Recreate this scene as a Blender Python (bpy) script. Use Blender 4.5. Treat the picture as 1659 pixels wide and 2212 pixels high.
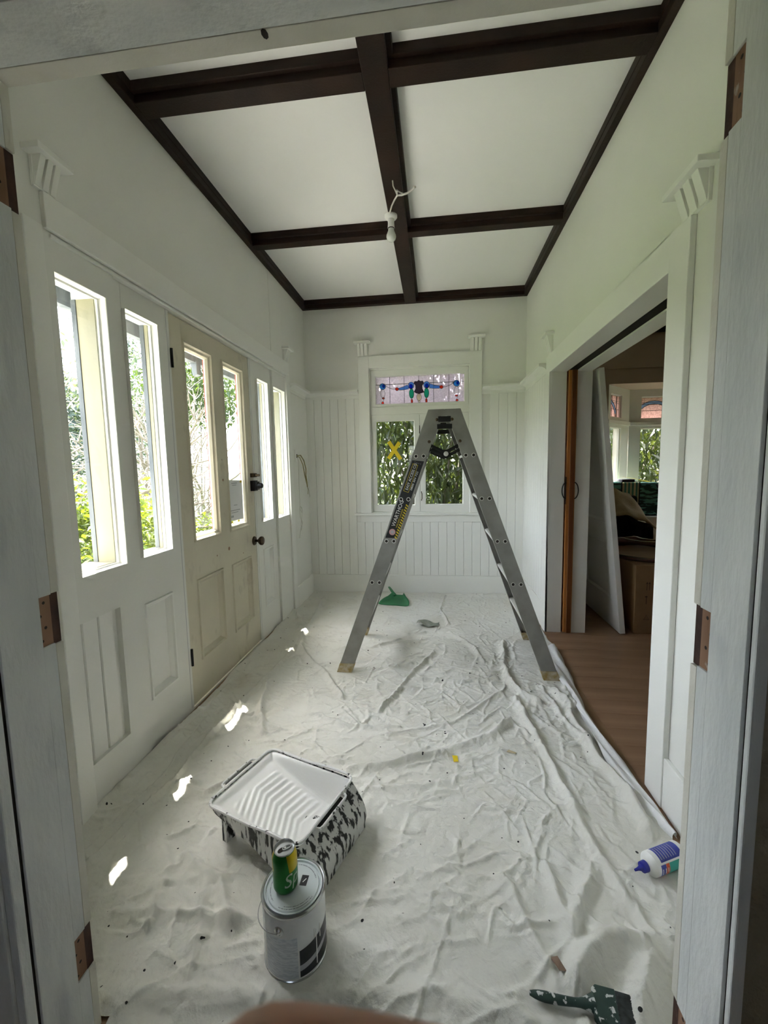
import bpy, bmesh, math, random
import numpy as np
from mathutils import Vector, Matrix

for o in list(bpy.data.objects): bpy.data.objects.remove(o, do_unlink=True)
SC = bpy.context.scene
COL = SC.collection
R = math.radians

# ------------------------------------------------------------------ camera
YAW, PITCH, ROLL, FPX, CAMZ = 0.1234, 0.1027, -0.0188, 915.2, 1.32
def cam_axes():
    cy, sy = math.cos(YAW), math.sin(YAW)
    f = Vector((-sy*math.cos(PITCH), cy*math.cos(PITCH), -math.sin(PITCH)))
    r = Vector((cy, sy, 0)); u = r.cross(f)
    r2 = math.cos(ROLL)*r + math.sin(ROLL)*u
    return r2, r2.cross(f), f
CR, CU, CF = cam_axes()
cd = bpy.data.cameras.new('camera'); cam = bpy.data.objects.new('camera', cd); COL.objects.link(cam)
cam.matrix_world = Matrix(((CR.x, CU.x, -CF.x, 0), (CR.y, CU.y, -CF.y, 0), (CR.z, CU.z, -CF.z, CAMZ), (0, 0, 0, 1)))
cd.sensor_fit = 'VERTICAL'; cd.sensor_height = 24.0; cd.sensor_width = 18.0
cd.lens = FPX/2212*24.0
cd.clip_start = 0.002; cd.clip_end = 200
cd.dof.use_dof = True; cd.dof.focus_distance = 2.6; cd.dof.aperture_fstop = 15.5
SC.camera = cam

# ------------------------------------------------------------------ sky, sun, exposure
SUN = Vector((0.28, -0.30, -1.0)).normalized()      # direction the light travels
w = bpy.data.worlds.new('sky'); SC.world = w; w.use_nodes = True
wn = w.node_tree.nodes; wl = w.node_tree.links
sky = wn.new('ShaderNodeTexSky'); sky.sky_type = 'NISHITA'; sky.sun_disc = False
sky.sun_elevation = math.asin(-SUN.z); sky.sun_rotation = math.atan2(-SUN.x, -SUN.y)
sky.dust_density = 3.0; sky.air_density = 1.0; sky.ozone_density = 1.0
bgn = wn['Background']; hsv = wn.new('ShaderNodeHueSaturation'); hsv.inputs['Saturation'].default_value = 0.42; wl.new(sky.outputs[0], hsv.inputs['Color']); wl.new(hsv.outputs[0], bgn.inputs[0]); bgn.inputs[1].default_value = 0.30
sl = bpy.data.lights.new('sun', 'SUN'); so = bpy.data.objects.new('sun', sl); COL.objects.link(so)
so.rotation_euler = SUN.to_track_quat('-Z', 'Y').to_euler(); so.location = (-6, 12, 15)
sl.energy = 5.0; sl.angle = R(0.6); sl.color = (1.0, 0.95, 0.86)
SC.view_settings.view_transform = 'Standard'; SC.view_settings.look = 'None'
SC.view_settings.gamma = 1.0; SC.view_settings.use_curve_mapping = False
SC.view_settings.exposure = 3.66
try:
    SC.cycles.use_denoising = True; SC.cycles.diffuse_bounces = 8; SC.cycles.max_bounces = 14
    SC.cycles.transparent_max_bounces = 24; SC.cycles.caustics_reflective = False; SC.cycles.caustics_refractive = False
    SC.cycles.sample_clamp_indirect = 6.0
except Exception: pass

# ------------------------------------------------------------------ room constants (metres)
XL, XR, D, H = -1.332, 0.869, 4.346, 2.919
YN = 0.80            # hall face of the near doorway wall
JL, JR, JH = -0.81, 0.457, 2.06

# ------------------------------------------------------------------ materials
def mat(name, c1, c2=None, rough=0.55, scale=6.0, bump=0.0, bscale=60.0, metal=0.0, spec=0.4, stretch=None,
        lo=0.35, hi=0.65, detail=4.0, rough2=None, coat=0.0):
    m = bpy.data.materials.new(name); m.use_nodes = True
    n = m.node_tree.nodes; l = m.node_tree.links; b = n['Principled BSDF']
    b.inputs['Roughness'].default_value = rough; b.inputs['Metallic'].default_value = metal
    b.inputs['Specular IOR Level'].default_value = spec
    if coat: b.inputs['Coat Weight'].default_value = coat
    tc = n.new('ShaderNodeTexCoord'); mp = n.new('ShaderNodeMapping'); l.new(tc.outputs['Object'], mp.inputs[0])
    if stretch: mp.inputs['Scale'].default_value = stretch
    if c2 is not None:
        t = n.new('ShaderNodeTexNoise'); t.inputs['Scale'].default_value = scale; t.inputs['Detail'].default_value = detail
        l.new(mp.outputs[0], t.inputs[0])
        rp = n.new('ShaderNodeValToRGB'); rp.color_ramp.elements[0].position = lo; rp.color_ramp.elements[1].position = hi
        rp.color_ramp.elements[0].color = (*c1, 1); rp.color_ramp.elements[1].color = (*c2, 1)
        l.new(t.outputs[0], rp.inputs[0]); l.new(rp.outputs[0], b.inputs['Base Color'])
    else: b.inputs['Base Color'].default_value = (*c1, 1)
    if bump:
        t2 = n.new('ShaderNodeTexNoise'); t2.inputs['Scale'].default_value = bscale; t2.inputs['Detail'].default_value = 5
        l.new(mp.outputs[0], t2.inputs[0])
        bp = n.new('ShaderNodeBump'); bp.inputs['Strength'].default_value = bump; bp.inputs['Distance'].default_value = 0.01
        l.new(t2.outputs[0], bp.inputs['Height']); l.new(bp.outputs[0], b.inputs['Normal'])
    return m

def ramp(m, c1, c2, lo, hi, scale, stretch=(1, 1, 1), detail=6.0):
    """lay a second noise mask of colour c2 over the present base colour"""
    n = m.node_tree.nodes; l = m.node_tree.links; b = n['Principled BSDF']
    tc = n.new('ShaderNodeTexCoord'); mp = n.new('ShaderNodeMapping'); l.new(tc.outputs['Object'], mp.inputs[0])
    mp.inputs['Scale'].default_value = stretch
    t = n.new('ShaderNodeTexNoise'); t.inputs['Scale'].default_value = scale; t.inputs['Detail'].default_value = detail
    l.new(mp.outputs[0], t.inputs[0])
    rp = n.new('ShaderNodeValToRGB'); rp.color_ramp.elements[0].position = lo; rp.color_ramp.elements[1].position = hi
    l.new(t.outputs[0], rp.inputs[0])
    mx = n.new('ShaderNodeMixRGB'); l.new(rp.outputs[0], mx.inputs[0])
    if b.inputs['Base Color'].links: l.new(b.inputs['Base Color'].links[0].from_socket, mx.inputs[1])
    else: mx.inputs[1].default_value = b.inputs['Base Color'].default_value
    mx.inputs[2].default_value = (*c2, 1); l.new(mx.outputs[0], b.inputs['Base Color'])
    return m

def facing_fresnel(n, l, mx, base, gain):
    lw = n.new('ShaderNodeLayerWeight'); lw.inputs[0].default_value = 0.5
    pw_ = n.new('ShaderNodeMath'); pw_.operation = 'POWER'; pw_.inputs[1].default_value = 5.0; l.new(lw.outputs['Facing'], pw_.inputs[0])
    ma = n.new('ShaderNodeMath'); ma.operation = 'MULTIPLY_ADD'; ma.inputs[1].default_value = gain; ma.inputs[2].default_value = base
    l.new(pw_.outputs[0], ma.inputs[0]); l.new(ma.outputs[0], mx.inputs[0])

def glass(name, tint=(0.97, 0.98, 0.97), haze=0.0):
    m = bpy.data.materials.new(name); m.use_nodes = True; n = m.node_tree.nodes; l = m.node_tree.links
    n.remove(n['Principled BSDF']); o = n['Material Output']
    tr = n.new('ShaderNodeBsdfTransparent'); tr.inputs[0].default_value = (*tint, 1)
    gl = n.new('ShaderNodeBsdfGlossy'); gl.inputs['Roughness'].default_value = 0.03
    mx = n.new('ShaderNodeMixShader'); facing_fresnel(n, l, mx, 0.025, 0.7); l.new(tr.outputs[0], mx.inputs[1]); l.new(gl.outputs[0], mx.inputs[2])
    l.new(mx.outputs[0], o.inputs[0]); return m

def art_glass(name, col, trans=0.5, bscale=120.0, vary=0.0):
    """textured, light-scattering coloured pane"""
    m = bpy.data.materials.new(name); m.use_nodes = True; n = m.node_tree.nodes; l = m.node_tree.links
    n.remove(n['Principled BSDF']); o = n['Material Output']
    tr = n.new('ShaderNodeBsdfTransparent'); tl = n.new('ShaderNodeBsdfTranslucent'); gl = n.new('ShaderNodeBsdfGlossy')
    gl.inputs['Roughness'].default_value = 0.15
    tc = n.new('ShaderNodeTexCoord'); t = n.new('ShaderNodeTexNoise'); t.inputs['Scale'].default_value = bscale; t.inputs['Detail'].default_value = 3
    l.new(tc.outputs['Object'], t.inputs[0])
    rp = n.new('ShaderNodeValToRGB'); k = 1-vary
    rp.color_ramp.elements[0].position = 0.35; rp.color_ramp.elements[1].position = 0.65
    rp.color_ramp.elements[0].color = (col[0]*k, col[1]*k, col[2]*k, 1); rp.color_ramp.elements[1].color = (*col, 1)
    l.new(t.outputs[0], rp.inputs[0])
    for s in (tr, tl): l.new(rp.outputs[0], s.inputs[0])
    bp = n.new('ShaderNodeBump'); bp.inputs['Strength'].default_value = 0.5; bp.inputs['Distance'].default_value = 0.004
    l.new(t.outputs[0], bp.inputs['Height']); l.new(bp.outputs[0], gl.inputs['Normal']); l.new(bp.outputs[0], tl.inputs['Normal'])
    m1 = n.new('ShaderNodeMixShader'); m1.inputs[0].default_value = trans; l.new(tl.outputs[0], m1.inputs[1]); l.new(tr.outputs[0], m1.inputs[2])
    m2 = n.new('ShaderNodeMixShader'); m2.inputs[0].default_value = 0.06; l.new(m1.outputs[0], m2.inputs[1]); l.new(gl.outputs[0], m2.inputs[2])
    l.new(m2.outputs[0], o.inputs[0]); return m

def leaf_mat(name, c1, c2, rough=0.35, tl=0.4, spec=0.5):
    m = bpy.data.materials.new(name); m.use_nodes = True; n = m.node_tree.nodes; l = m.node_tree.links
    b = n['Principled BSDF']; o = n['Material Output']; b.inputs['Roughness'].default_value = rough; b.inputs['Specular IOR Level'].default_value = spec
    g = n.new('ShaderNodeNewGeometry'); rp = n.new('ShaderNodeValToRGB')
    rp.color_ramp.elements[0].color = (*c1, 1); rp.color_ramp.elements[1].color = (*c2, 1)
    l.new(g.outputs['Random Per Island'], rp.inputs[0]); l.new(rp.outputs[0], b.inputs['Base Color'])
    t = n.new('ShaderNodeBsdfTranslucent')
    hs = n.new('ShaderNodeMixRGB'); hs.blend_type = 'MULTIPLY'; hs.inputs[0].default_value = 1; hs.inputs[2].default_value = (2.6, 2.2, 0.9, 1)
    l.new(rp.outputs[0], hs.inputs[1]); l.new(hs.outputs[0], t.inputs[0])
    mx = n.new('ShaderNodeMixShader'); mx.inputs[0].default_value = tl
    l.new(b.outputs[0], mx.inputs[1]); l.new(t.outputs[0], mx.inputs[2]); l.new(mx.outputs[0], o.inputs[0]); return m

M = {}
M['wall'] = mat('painted_plaster_white', (0.79, 0.79, 0.75), (0.76, 0.76, 0.72), 0.55, 1.5, 0.03, 240)
M['trim'] = mat('satin_white_trim_paint', (0.83, 0.83, 0.795), (0.80, 0.80, 0.765), 0.35, 2.0, 0.04, 120)
M['ceil'] = mat('white_ceiling_board', (0.84, 0.84, 0.82), None, 0.8, bump=0.03, bscale=300)
M['beam'] = mat('dark_stained_timber', (0.014, 0.0065, 0.0045), (0.025, 0.012, 0.0075), 0.5, 5, 0.15, 90, stretch=(1, 1, 8), spec=0.2)
M['door'] = mat('aged_cream_paint', (0.60, 0.555, 0.43), (0.65, 0.605, 0.475), 0.5, 3, 0.08, 80)
ramp(M['door'], None, (0.36, 0.32, 0.24), 0.60, 0.86, 7, (1, 1.6, 0.8))
M['cream'] = mat('cream_exterior_paint', (0.27, 0.25, 0.17), (0.235, 0.215, 0.145), 0.55, 3, 0.08, 60)
M['red'] = mat('red_exterior_paint', (0.30, 0.04, 0.04), None, 0.5)
M['weather'] = mat('weathered_blue_grey_timber', (0.075, 0.085, 0.10), (0.14, 0.15, 0.165), 0.8, 20, 0.3, 60, stretch=(1, 1, 0.2))
M['jamb'] = mat('patchy_grey_undercoat', (0.58, 0.605, 0.605), (0.79, 0.805, 0.79), 0.6, 5, 0.2, 70, stretch=(1, 1.4, 0.45), lo=0.3, hi=0.7, detail=6)
ramp(M['jamb'], None, (0.40, 0.425, 0.46), 0.58, 0.80, 11, (1, 1, 0.25))
M['bead'] = mat('bare_cream_strip', (0.66, 0.64, 0.56), (0.72, 0.70, 0.63), 0.6, 12, 0.1, 80)
M['rawwood'] = mat('raw_brown_timber', (0.20, 0.105, 0.06), (0.34, 0.20, 0.125), 0.75, 14, 0.3, 60, stretch=(1, 1, 0.2))
ramp(M['rawwood'], None, (0.62, 0.60, 0.55), 0.62, 0.70, 26, (1, 1, 0.6))
M['rawdark'] = mat('dark_raw_timber', (0.035, 0.014, 0.010), (0.07, 0.03, 0.02), 0.8, 20, 0.3, 50)
M['olive'] = mat('rough_olive_brown_wall', (0.22, 0.19, 0.13), (0.32, 0.28, 0.20), 0.9, 9, 0.6, 70)
M['dark'] = mat('dark_gap', (0.02, 0.015, 0.012), None, 0.9)
M['glass'] = glass('clear_window_glass')
M['black'] = mat('black_metal', (0.012, 0.012, 0.012), None, 0.45, metal=0.3)
M['bronze'] = mat('dark_bronze', (0.055, 0.040, 0.026), (0.10, 0.07, 0.04), 0.38, 40, metal=0.75)
M['varnish'] = mat('orange_varnished_timber', (0.33, 0.125, 0.035), (0.46, 0.19, 0.055), 0.3, 10, 0.08, 60, stretch=(1, 1, 0.08), spec=0.5)
M['varnishdark'] = mat('dark_varnished_edge', (0.12, 0.04, 0.015), (0.17, 0.06, 0.02), 0.3, 10, stretch=(1, 1, 0.1))
M['alu'] = mat('worn_aluminium', (0.25, 0.245, 0.225), (0.32, 0.315, 0.29), 0.42, 9, 0.08, 120, metal=0.55, spec=0.4)
ramp(M['alu'], None, (0.24, 0.23, 0.20), 0.66, 0.80, 22)
M['alulight'] = mat('light_aluminium', (0.72, 0.71, 0.68), None, 0.4, metal=0.3)
M['rubber'] = mat('dirty_yellow_rubber', (0.33, 0.24, 0.08), (0.50, 0.44, 0.33), 0.8, 40)
M['sticker'] = mat('black_sticker', (0.012, 0.012, 0.012), None, 0.35)
M['white'] = mat('white_print', (0.80, 0.80, 0.78), None, 0.5)
M['yellow'] = mat('yellow_print', (0.62, 0.47, 0.03), None, 0.5)
M['tape'] = mat('yellow_masking_tape', (0.80, 0.60, 0.02), None, 0.6)
M['pinkprint'] = mat('pink_print', (0.55, 0.32, 0.32), None, 0.5)
M['paper'] = mat('white_paper', (0.80, 0.80, 0.82), None, 0.7)
M['greyprint'] = mat('grey_print', (0.42, 0.42, 0.45), None, 0.6)
M['plasticwhite'] = mat('white_plastic', (0.78, 0.78, 0.75), None, 0.35)
M['bulb'] = mat('frosted_bulb_glass', (0.70, 0.72, 0.68), None, 0.25, spec=0.6)
M['cable'] = mat('grey_white_cable', (0.55, 0.54, 0.49), None, 0.5)
M['cableyellow'] = mat('yellowed_cable', (0.36, 0.32, 0.12), (0.24, 0.22, 0.10), 0.5, 30)
M['green'] = mat('green_plastic', (0.035, 0.21, 0.085), (0.03, 0.17, 0.07), 0.4, 12)
M['lead'] = mat('lead_came', (0.02, 0.018, 0.018), None, 0.5, metal=0.4)
M['lilac'] = art_glass('lilac_rippled_glass', (0.95, 0.85, 0.91), 0.42, 70, 0.20)
M['gpurple'] = art_glass('purple_glass', (0.16, 0.13, 0.19), 0.5)
M['gblue'] = art_glass('blue_glass', (0.03, 0.13, 0.75), 0.5)
M['glblue'] = art_glass('light_blue_glass', (0.24, 0.52, 0.90), 0.5)
M['gcyan'] = art_glass('cyan_glass', (0.10, 0.50, 0.88), 0.5)
M['ggreen'] = art_glass('green_glass', (0.06, 0.62, 0.42), 0.5)
M['gred'] = art_glass('red_orange_glass', (0.85, 0.13, 0.06), 0.5)
M['gcream'] = art_glass('cream_glass', (0.86, 0.83, 0.62), 0.5)
M['gpink'] = art_glass('pink_rippled_glass', (0.74, 0.55, 0.50), 0.35, 90, 0.4)
M['film'] = None

# ------------------------------------------------------------------ mesh helpers
class MB:
    def __init__(s): s.v = []; s.f = []; s.mi = []
    def add(s, vs, fs, mi=0):
        k = len(s.v); s.v += [tuple(p) for p in vs]; s.f += [tuple(i+k for i in f) for f in fs]; s.mi += [mi]*len(fs); return s
    def box(s, x0, x1, y0, y1, z0, z1, mi=0):
        return s.add([(x, y, z) for x in (x0, x1) for y in (y0, y1) for z in (z0, z1)],
                     [(0, 1, 3, 2), (4, 6, 7, 5), (0, 4, 5, 1), (2, 3, 7, 6), (0, 2, 6, 4), (1, 5, 7, 3)], mi)
    def prism(s, poly, w0, w1, mp, mi=0):
        n = len(poly); vs = [mp(a, b, w0) for a, b in poly] + [mp(a, b, w1) for a, b in poly]
        fs = [tuple(range(n)), tuple(range(2*n-1, n-1, -1))] + [(i, (i+1) % n, n+(i+1) % n, n+i) for i in range(n)]
        return s.add(vs, fs, mi)
    def ring(s, rect, prof, mp, close=False, mi=0):
        a0, a1, b0, b1 = rect; vs = []
        for ins, dep in prof:
            vs += [mp(a0+ins, b0+ins, dep), mp(a1-ins, b0+ins, dep), mp(a1-ins, b1-ins, dep), mp(a0+ins, b1-ins, dep)]
        fs = []
        for k in range(len(prof)-1):
            for i in range(4): j = (i+1) % 4; fs.append((4*k+i, 4*k+j, 4*k+4+j, 4*k+4+i))
        if close: k = 4*(len(prof)-1); fs.append((k, k+1, k+2, k+3))
        return s.add(vs, fs, mi)
    def tube(s, pts, r, n=8, caps=True, mi=0, flat=1.0, closed=False):
        pts = [Vector(p) for p in pts]; m = len(pts); rr = r if hasattr(r, '__len__') else [r]*m
        vs = []; up = None
        for i, p in enumerate(pts):
            a = pts[(i-1) % m] if (i > 0 or closed) else p; b = pts[(i+1) % m] if (i < m-1 or closed) else p
            t = (b-a).normalized()
            if up is None: up = t.orthogonal().normalized() if abs(t.z) > 0.9 else Vector((0, 0, 1))
            sd = t.cross(up)
            if sd.length < 1e-6: sd = t.orthogonal()
            sd.normalize(); up = sd.cross(t).normalized()
            for k in range(n):
                an = 2*math.pi*k/n; vs.append(p + sd*math.cos(an)*rr[i] + up*math.sin(an)*rr[i]*flat)
        fs = []
        for i in range(m if closed else m-1):
            j = (i+1) % m
            for k in range(n): fs.append((i*n+k, i*n+(k+1) % n, j*n+(k+1) % n, j*n+k))
        if caps and not closed: fs += [tuple(range(n))[::-1], tuple(range((m-1)*n, m*n))]
        return s.add(vs, fs, mi)
    def lathe(s, prof, mp, n=32, mi=0, a0=0, a1=2*math.pi):
        full = abs(a1-a0-2*math.pi) < 1e-6; cols = n if full else n+1; vs = []
        for i in range(cols):
            a = a0+(a1-a0)*i/n
            for r, h in prof: vs.append(mp(r*math.cos(a), r*math.sin(a), h))
        k = len(prof); fs = []
        for i in range(n):
            j = (i+1) % cols
            for q in range(k-1): fs.append((i*k+q, j*k+q, j*k+q+1, i*k+q+1))
        return s.add(vs, fs, mi)
    def mesh(s, name, mats, smooth=False, merge=True):
        me = bpy.data.meshes.new(name); me.from_pydata(s.v, [], s.f)
        for i, p in enumerate(me.polygons): p.material_index = s.mi[i]
        for m in (mats if isinstance(mats, (list, tuple)) else [mats]): me.materials.append(m)
        bm = bmesh.new(); bm.from_mesh(me)
        if merge: bmesh.ops.remove_doubles(bm, verts=bm.verts, dist=1e-6)
        bmesh.ops.dissolve_degenerate(bm, edges=bm.edges, dist=1e-7)
        bmesh.ops.recalc_face_normals(bm, faces=bm.faces); bm.to_mesh(me); bm.free()
        if smooth:
            for p in me.polygons: p.use_smooth = True
            me.set_sharp_from_angle(angle=R(40 if smooth is True else smooth))
        return me
    def build(s, name, mats, parent=None, smooth=False, bevel=0, merge=True):
        return link(name, s.mesh(name, mats, smooth, merge), parent, bevel)

def link(name, me, parent=None, bevel=0):
    o = bpy.data.objects.new(name, me); COL.objects.link(o)
    if parent is not None:
        o.parent = parent; o.matrix_parent_inverse = Matrix.Translation(-world_loc(parent))
    if bevel:
        b = o.modifiers.new('soft_edges', 'BEVEL'); b.width = bevel; b.segments = 2; b.limit_method = 'ANGLE'; b.angle_limit = R(40)
    return o
WL = {}
def world_loc(p): return WL.get(p.name, Vector((0, 0, 0)))
def thing(name, loc, label, cat, group=None, kind=None):
    o = bpy.data.objects.new(name, None); COL.objects.link(o); o.location = loc; o.empty_display_size = 0.1
    WL[o.name] = Vector(loc); tag(o, label, cat, group, kind); return o
def tag(o, label, cat, group=None, kind=None):
    o['label'] = label; o['category'] = cat
    if group: o['group'] = group
    if kind: o['kind'] = kind
    return o
def struct(o, label, cat): return tag(o, label, cat, kind='structure')
def inst(name, me, parent, loc=(0, 0, 0)):
    """another object on shared mesh data, shifted by loc"""
    o = link(name, me, parent); o.location = loc; return o

def mpL(u, v, w): return (XL+w, u, v)          # left wall: u along Y, v up, w into the hall
def mpB(u, v, w): return (u, D-w, v)           # back wall
def mpR(u, v, w): return (XR-w, u, v)          # right wall
def idm(a, b, c): return (a, b, c)

def grid_wall(mb, a0, a1, b0, b1, w0, w1, holes, mp, mi=0):
    """rectangular slab with rectangular holes, cut into boxes"""
    As = sorted({a0, a1, *[x for h in holes for x in h[:2] if a0 < x < a1]})
    for i in range(len(As)-1):
        p, q = As[i], As[i+1]; mid = (p+q)/2
        cuts = sorted([(max(h[2], b0), min(h[3], b1)) for h in holes if h[0] < mid < h[1]])
        z = b0
        for c0, c1 in cuts:
            if c0 > z+1e-6: mb.prism([(p, z), (q, z), (q, c0), (p, c0)], w0, w1, mp, mi)
            z = max(z, c1)
        if z < b1-1e-6: mb.prism([(p, z), (q, z), (q, b1), (p, b1)], w0, w1, mp, mi)
    return mb

def fbm(x, y, seed=0, octv=4):
    rng = np.random.RandomState(seed); tot = np.zeros_like(x); amp = 1.0
    for o in range(octv):
        g = rng.rand(64, 64)*2-1; f = 2**o
        xi = x*f; yi = y*f; x0 = np.floor(xi).astype(int); y0 = np.floor(yi).astype(int)
        fx = xi-x0; fy = yi-y0; fx = fx*fx*(3-2*fx); fy = fy*fy*(3-2*fy)
        G = lambda i, j: g[i % 64, j % 64]
        tot += amp*((G(x0, y0)*(1-fx)+G(x0+1, y0)*fx)*(1-fy)+(G(x0, y0+1)*(1-fx)+G(x0+1, y0+1)*fx)*fy); amp *= 0.5
    return tot

def text_mesh(body, size, extrude=0.0003):
    c = bpy.data.curves.new('text', 'FONT'); c.body = body; c.size = size; c.extrude = extrude; c.resolution_u = 3
    c.align_x = 'LEFT'; c.align_y = 'CENTER'
    o = bpy.data.objects.new('text', c); COL.objects.link(o)
    dg = bpy.context.evaluated_depsgraph_get(); dg.update()
    me = bpy.data.meshes.new_from_object(o.evaluated_get(dg)); bpy.data.objects.remove(o, do_unlink=True); bpy.data.curves.remove(c)
    return me

# ================================================================== SETTING
# ---- floors
fl = MB().box(XL-0.2, 1.0, -2.2, D+0.05, -0.10, -0.001).build('floor', mat('old_floor', (0.25, 0.15, 0.08), (0.32, 0.2, 0.11), 0.5, 6), None)
struct(fl, 'timber floor of the hall running on into the next room', 'floor')
M['plank'] = mat('brown_floorboard', (0.25, 0.145, 0.082), (0.32, 0.195, 0.115), 0.42, 2.2, 0.06, 60, stretch=(0.5, 6, 1), spec=0.45)
ramp(M['plank'], None, (0.18, 0.085, 0.05), 0.58, 0.80, 2.0, (0.8, 3.5, 1))
pw = 0.135
pm = MB().prism([(0.0006, -0.02), (pw-0.0006, -0.02), (pw-0.0006, -0.0008), (pw-0.0014, 0), (0.0014, 0), (0.0006, -0.0008)], 0.84, 4.62, lambda a, b, w: (w, a, b)).mesh('plank', M['plank'])
for i in range(35): inst('plank', pm, fl, (0, 1.18+i*pw, 0))
MB().box(1.0, 4.7, 1.1, 6.35, -0.10, -0.02).build('subfloor', M['dark'], fl)

# ---- ceiling with dark beams
ce = MB().box(XL-0.25, XR+0.15, 0.6, D+0.2, H+0.10, H+0.25).build('ceiling', M['ceil']); struct(ce, 'white boarded hall ceiling crossed by dark timber beams', 'ceiling')
PZ = H+0.075
BX = [(XL, XL+0.038), (-0.290, -0.183), (XR-0.035, XR)]       # soffits of beams running into the room
BY = [(0.80, 0.84), (1.872, 1.962), (3.073, 3.148), (D-0.052, D)]
for i in range(2):
    for j in range(3):
        MB().box(BX[i][1], BX[i+1][0], BY[j][1], BY[j+1][0], PZ, PZ+0.03).build('ceiling_panel', M['ceil'], ce)
for k, (a, b) in enumerate(BX):
    mb = MB().box(a, b, 0.80, D, H, H+0.12)
    mb.box(a-(0.006 if k < 2 and k else 0), b+(0.022 if k == 1 else 0.004 if k == 0 else 0), 0.80, D, H+0.035, H+0.085) if k < 2 else mb.box(a-0.004, b, 0.80, D, H+0.035, H+0.085)
    mb.build('beam', M['beam'], ce, bevel=0.003)
for k, (a, b) in enumerate(BY):
    for i in range(2):
        mb = MB().box(BX[i][1], BX[i+1][0], a, b, H+0.0006, H+0.12)
        mb.box(BX[i][1], BX[i+1][0], a-(0.02 if k else 0), b+(0.012 if k < 3 else 0), H+0.035, H+0.086)
        mb.build('beam', M['beam'], ce, bevel=0.003)
# thin white paint line where the walls meet the beams is simply the wall top, 2 mm proud of the beam
# ---- left wall
SLW = [(1.418, 1.656, 0.93, 2.031), (1.763, 1.981, 0.932, 2.031), (3.129, 3.332, 0.925, 2.012), (3.445, 3.712, 0.917, 2.010)]
DOOR = (2.097, 3.027, 0.012, 2.137)
PAN = [(1.762, 1.975, 0.240, 0.713), (3.133, 3.343, 0.238, 0.706)]
TG = (1.13, 1.592, 0.19, 0.757)
wlft = MB()
grid_wall(wlft, YN-0.15, D+0.12, 0, H+0.12, -0.155, -0.090, [(*SLW[0][:3], 2.11), (*SLW[3][:3], 2.11), (1.742, 3.352, 0.0, 2.11)], mpL)
grid_wall(wlft, YN-0.15, D+0.12, 0, H+0.12, -0.090, -0.045, SLW+[DOOR], mpL)
grid_wall(wlft, YN-0.15, D+0.12, 0, H+0.12, -0.045, -0.022, SLW+[DOOR]+PAN, mpL)
grid_wall(wlft, YN-0.02, 1.706, 0, H, -0.022, 0.003, SLW+[TG], mpL)
grid_wall(wlft, 1.706, 3.432, 0, 2.15, -0.022, -0.016, SLW+[DOOR]+PAN, mpL)
grid_wall(wlft, 3.432, D, 0, H, -0.022, 0.003, SLW, mpL)
grid_wall(wlft, 1.706, 3.432, 2.15, H, -0.022, 0.001, [], mpL)
wallL = wlft.build('wall_left', M['wall'], bevel=0.0015); struct(wallL, 'white panelled left wall with front door and narrow sidelights', 'wall')
# door unit: framed boards slightly set back, stile seams
tb = MB().prism([(0.003, -0.0215), (0.0765, -0.0215), (0.0765, -0.018), (0.0735, -0.013), (0.006, -0.013), (0.003, -0.018)], 0.19, 0.757, lambda u, w_, v: (XL+w_, u, v)).mesh('board', M['trim'])
for i in range(6): inst('board', tb, wallL, (0, TG[1]-0.0765-0.026-i*0.0795, 0))
for p in PAN:
    MB().ring(p, [(0.0005, -0.017), (0.004, -0.009), (0.013, -0.009), (0.017, -0.019), (0.030, -0.034), (0.033, -0.038)], mpL, True).build('panel_moulding', M['trim'], wallL)
# seams beside the sidelights
for y in (2.075, 3.045): MB().prism([(y-0.0015, 0.02), (y+0.0015, 0.02), (y+0.0015, 2.14), (y-0.0015, 2.14)], -0.017, -0.0155, mpL).build('seam', M['greyprint'], wallL)
# head band with ledge, corbels, architrave edges
tr1 = MB().prism([(1.385, 2.158), (3.80, 2.158), (3.80, 2.275), (1.385, 2.275)], 0.003, 0.022, mpL)
tr1.prism([(1.41, 2.137), (3.735, 2.137), (3.735, 2.15), (1.41, 2.15)], -0.016, 0.012, mpL)
trim1 = tr1.build('trim_1', M['trim'], bevel=0.003); struct(trim1, 'white head band above the front door and sidelights', 'trim')
MB().prism([(3.722, 0), (3.815, 0), (3.815, 2.158), (3.722, 2.158)], 0.003, 0.02, mpL).build('architrave', M['trim'], trim1, bevel=0.003)
MB().prism([(1.30, 0), (1.372, 0), (1.372, 2.158), (1.30, 2.158)], 0.003, 0.02, mpL).build('architrave', M['trim'], trim1, bevel=0.003)
def corbel(parent, u0, u1, v0, v1, mp, w0=0.003):
    wd = u1-u0; m = MB(); e = wd*0.06
    m.prism([(u0+e, v0), (u1-e, v0), (u1-e, v1-0.02), (u0+e, v1-0.02)], w0, w0+0.012, mp)
    for k in range(3):
        a = u0+e+(wd-2*e)*(k/3+0.03); b = a+(wd-2*e)*0.24
        vs = [mp(a, v0+0.004, w0+0.014), mp(b, v0+0.004, w0+0.014), mp(b, v1-0.018, w0+0.046), mp(a, v1-0.018, w0+0.046),
              mp(a, v0+0.004, w0), mp(b, v0+0.004, w0), mp(b, v1-0.018, w0), mp(a, v1-0.018, w0)]
        m.add(vs, [(0, 1, 2, 3), (0, 4, 5, 1), (1, 5, 6, 2), (2, 6, 7, 3), (3, 7, 4, 0), (7, 6, 5, 4)])
    c = m.build('corbel', M['trim'], parent, bevel=0.0015)
    MB().prism([(u0-0.02, v1-0.02), (u1+0.02, v1-0.02), (u1+0.02, v1), (u0-0.02, v1)], w0, w0+0.066, mp).build('cap', M['trim'], c, bevel=0.002)
corbel(trim1, 3.70, 3.80, 2.276, 2.395, mpL); corbel(trim1, 1.352, 1.45, 2.276, 2.392, mpL)
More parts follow.
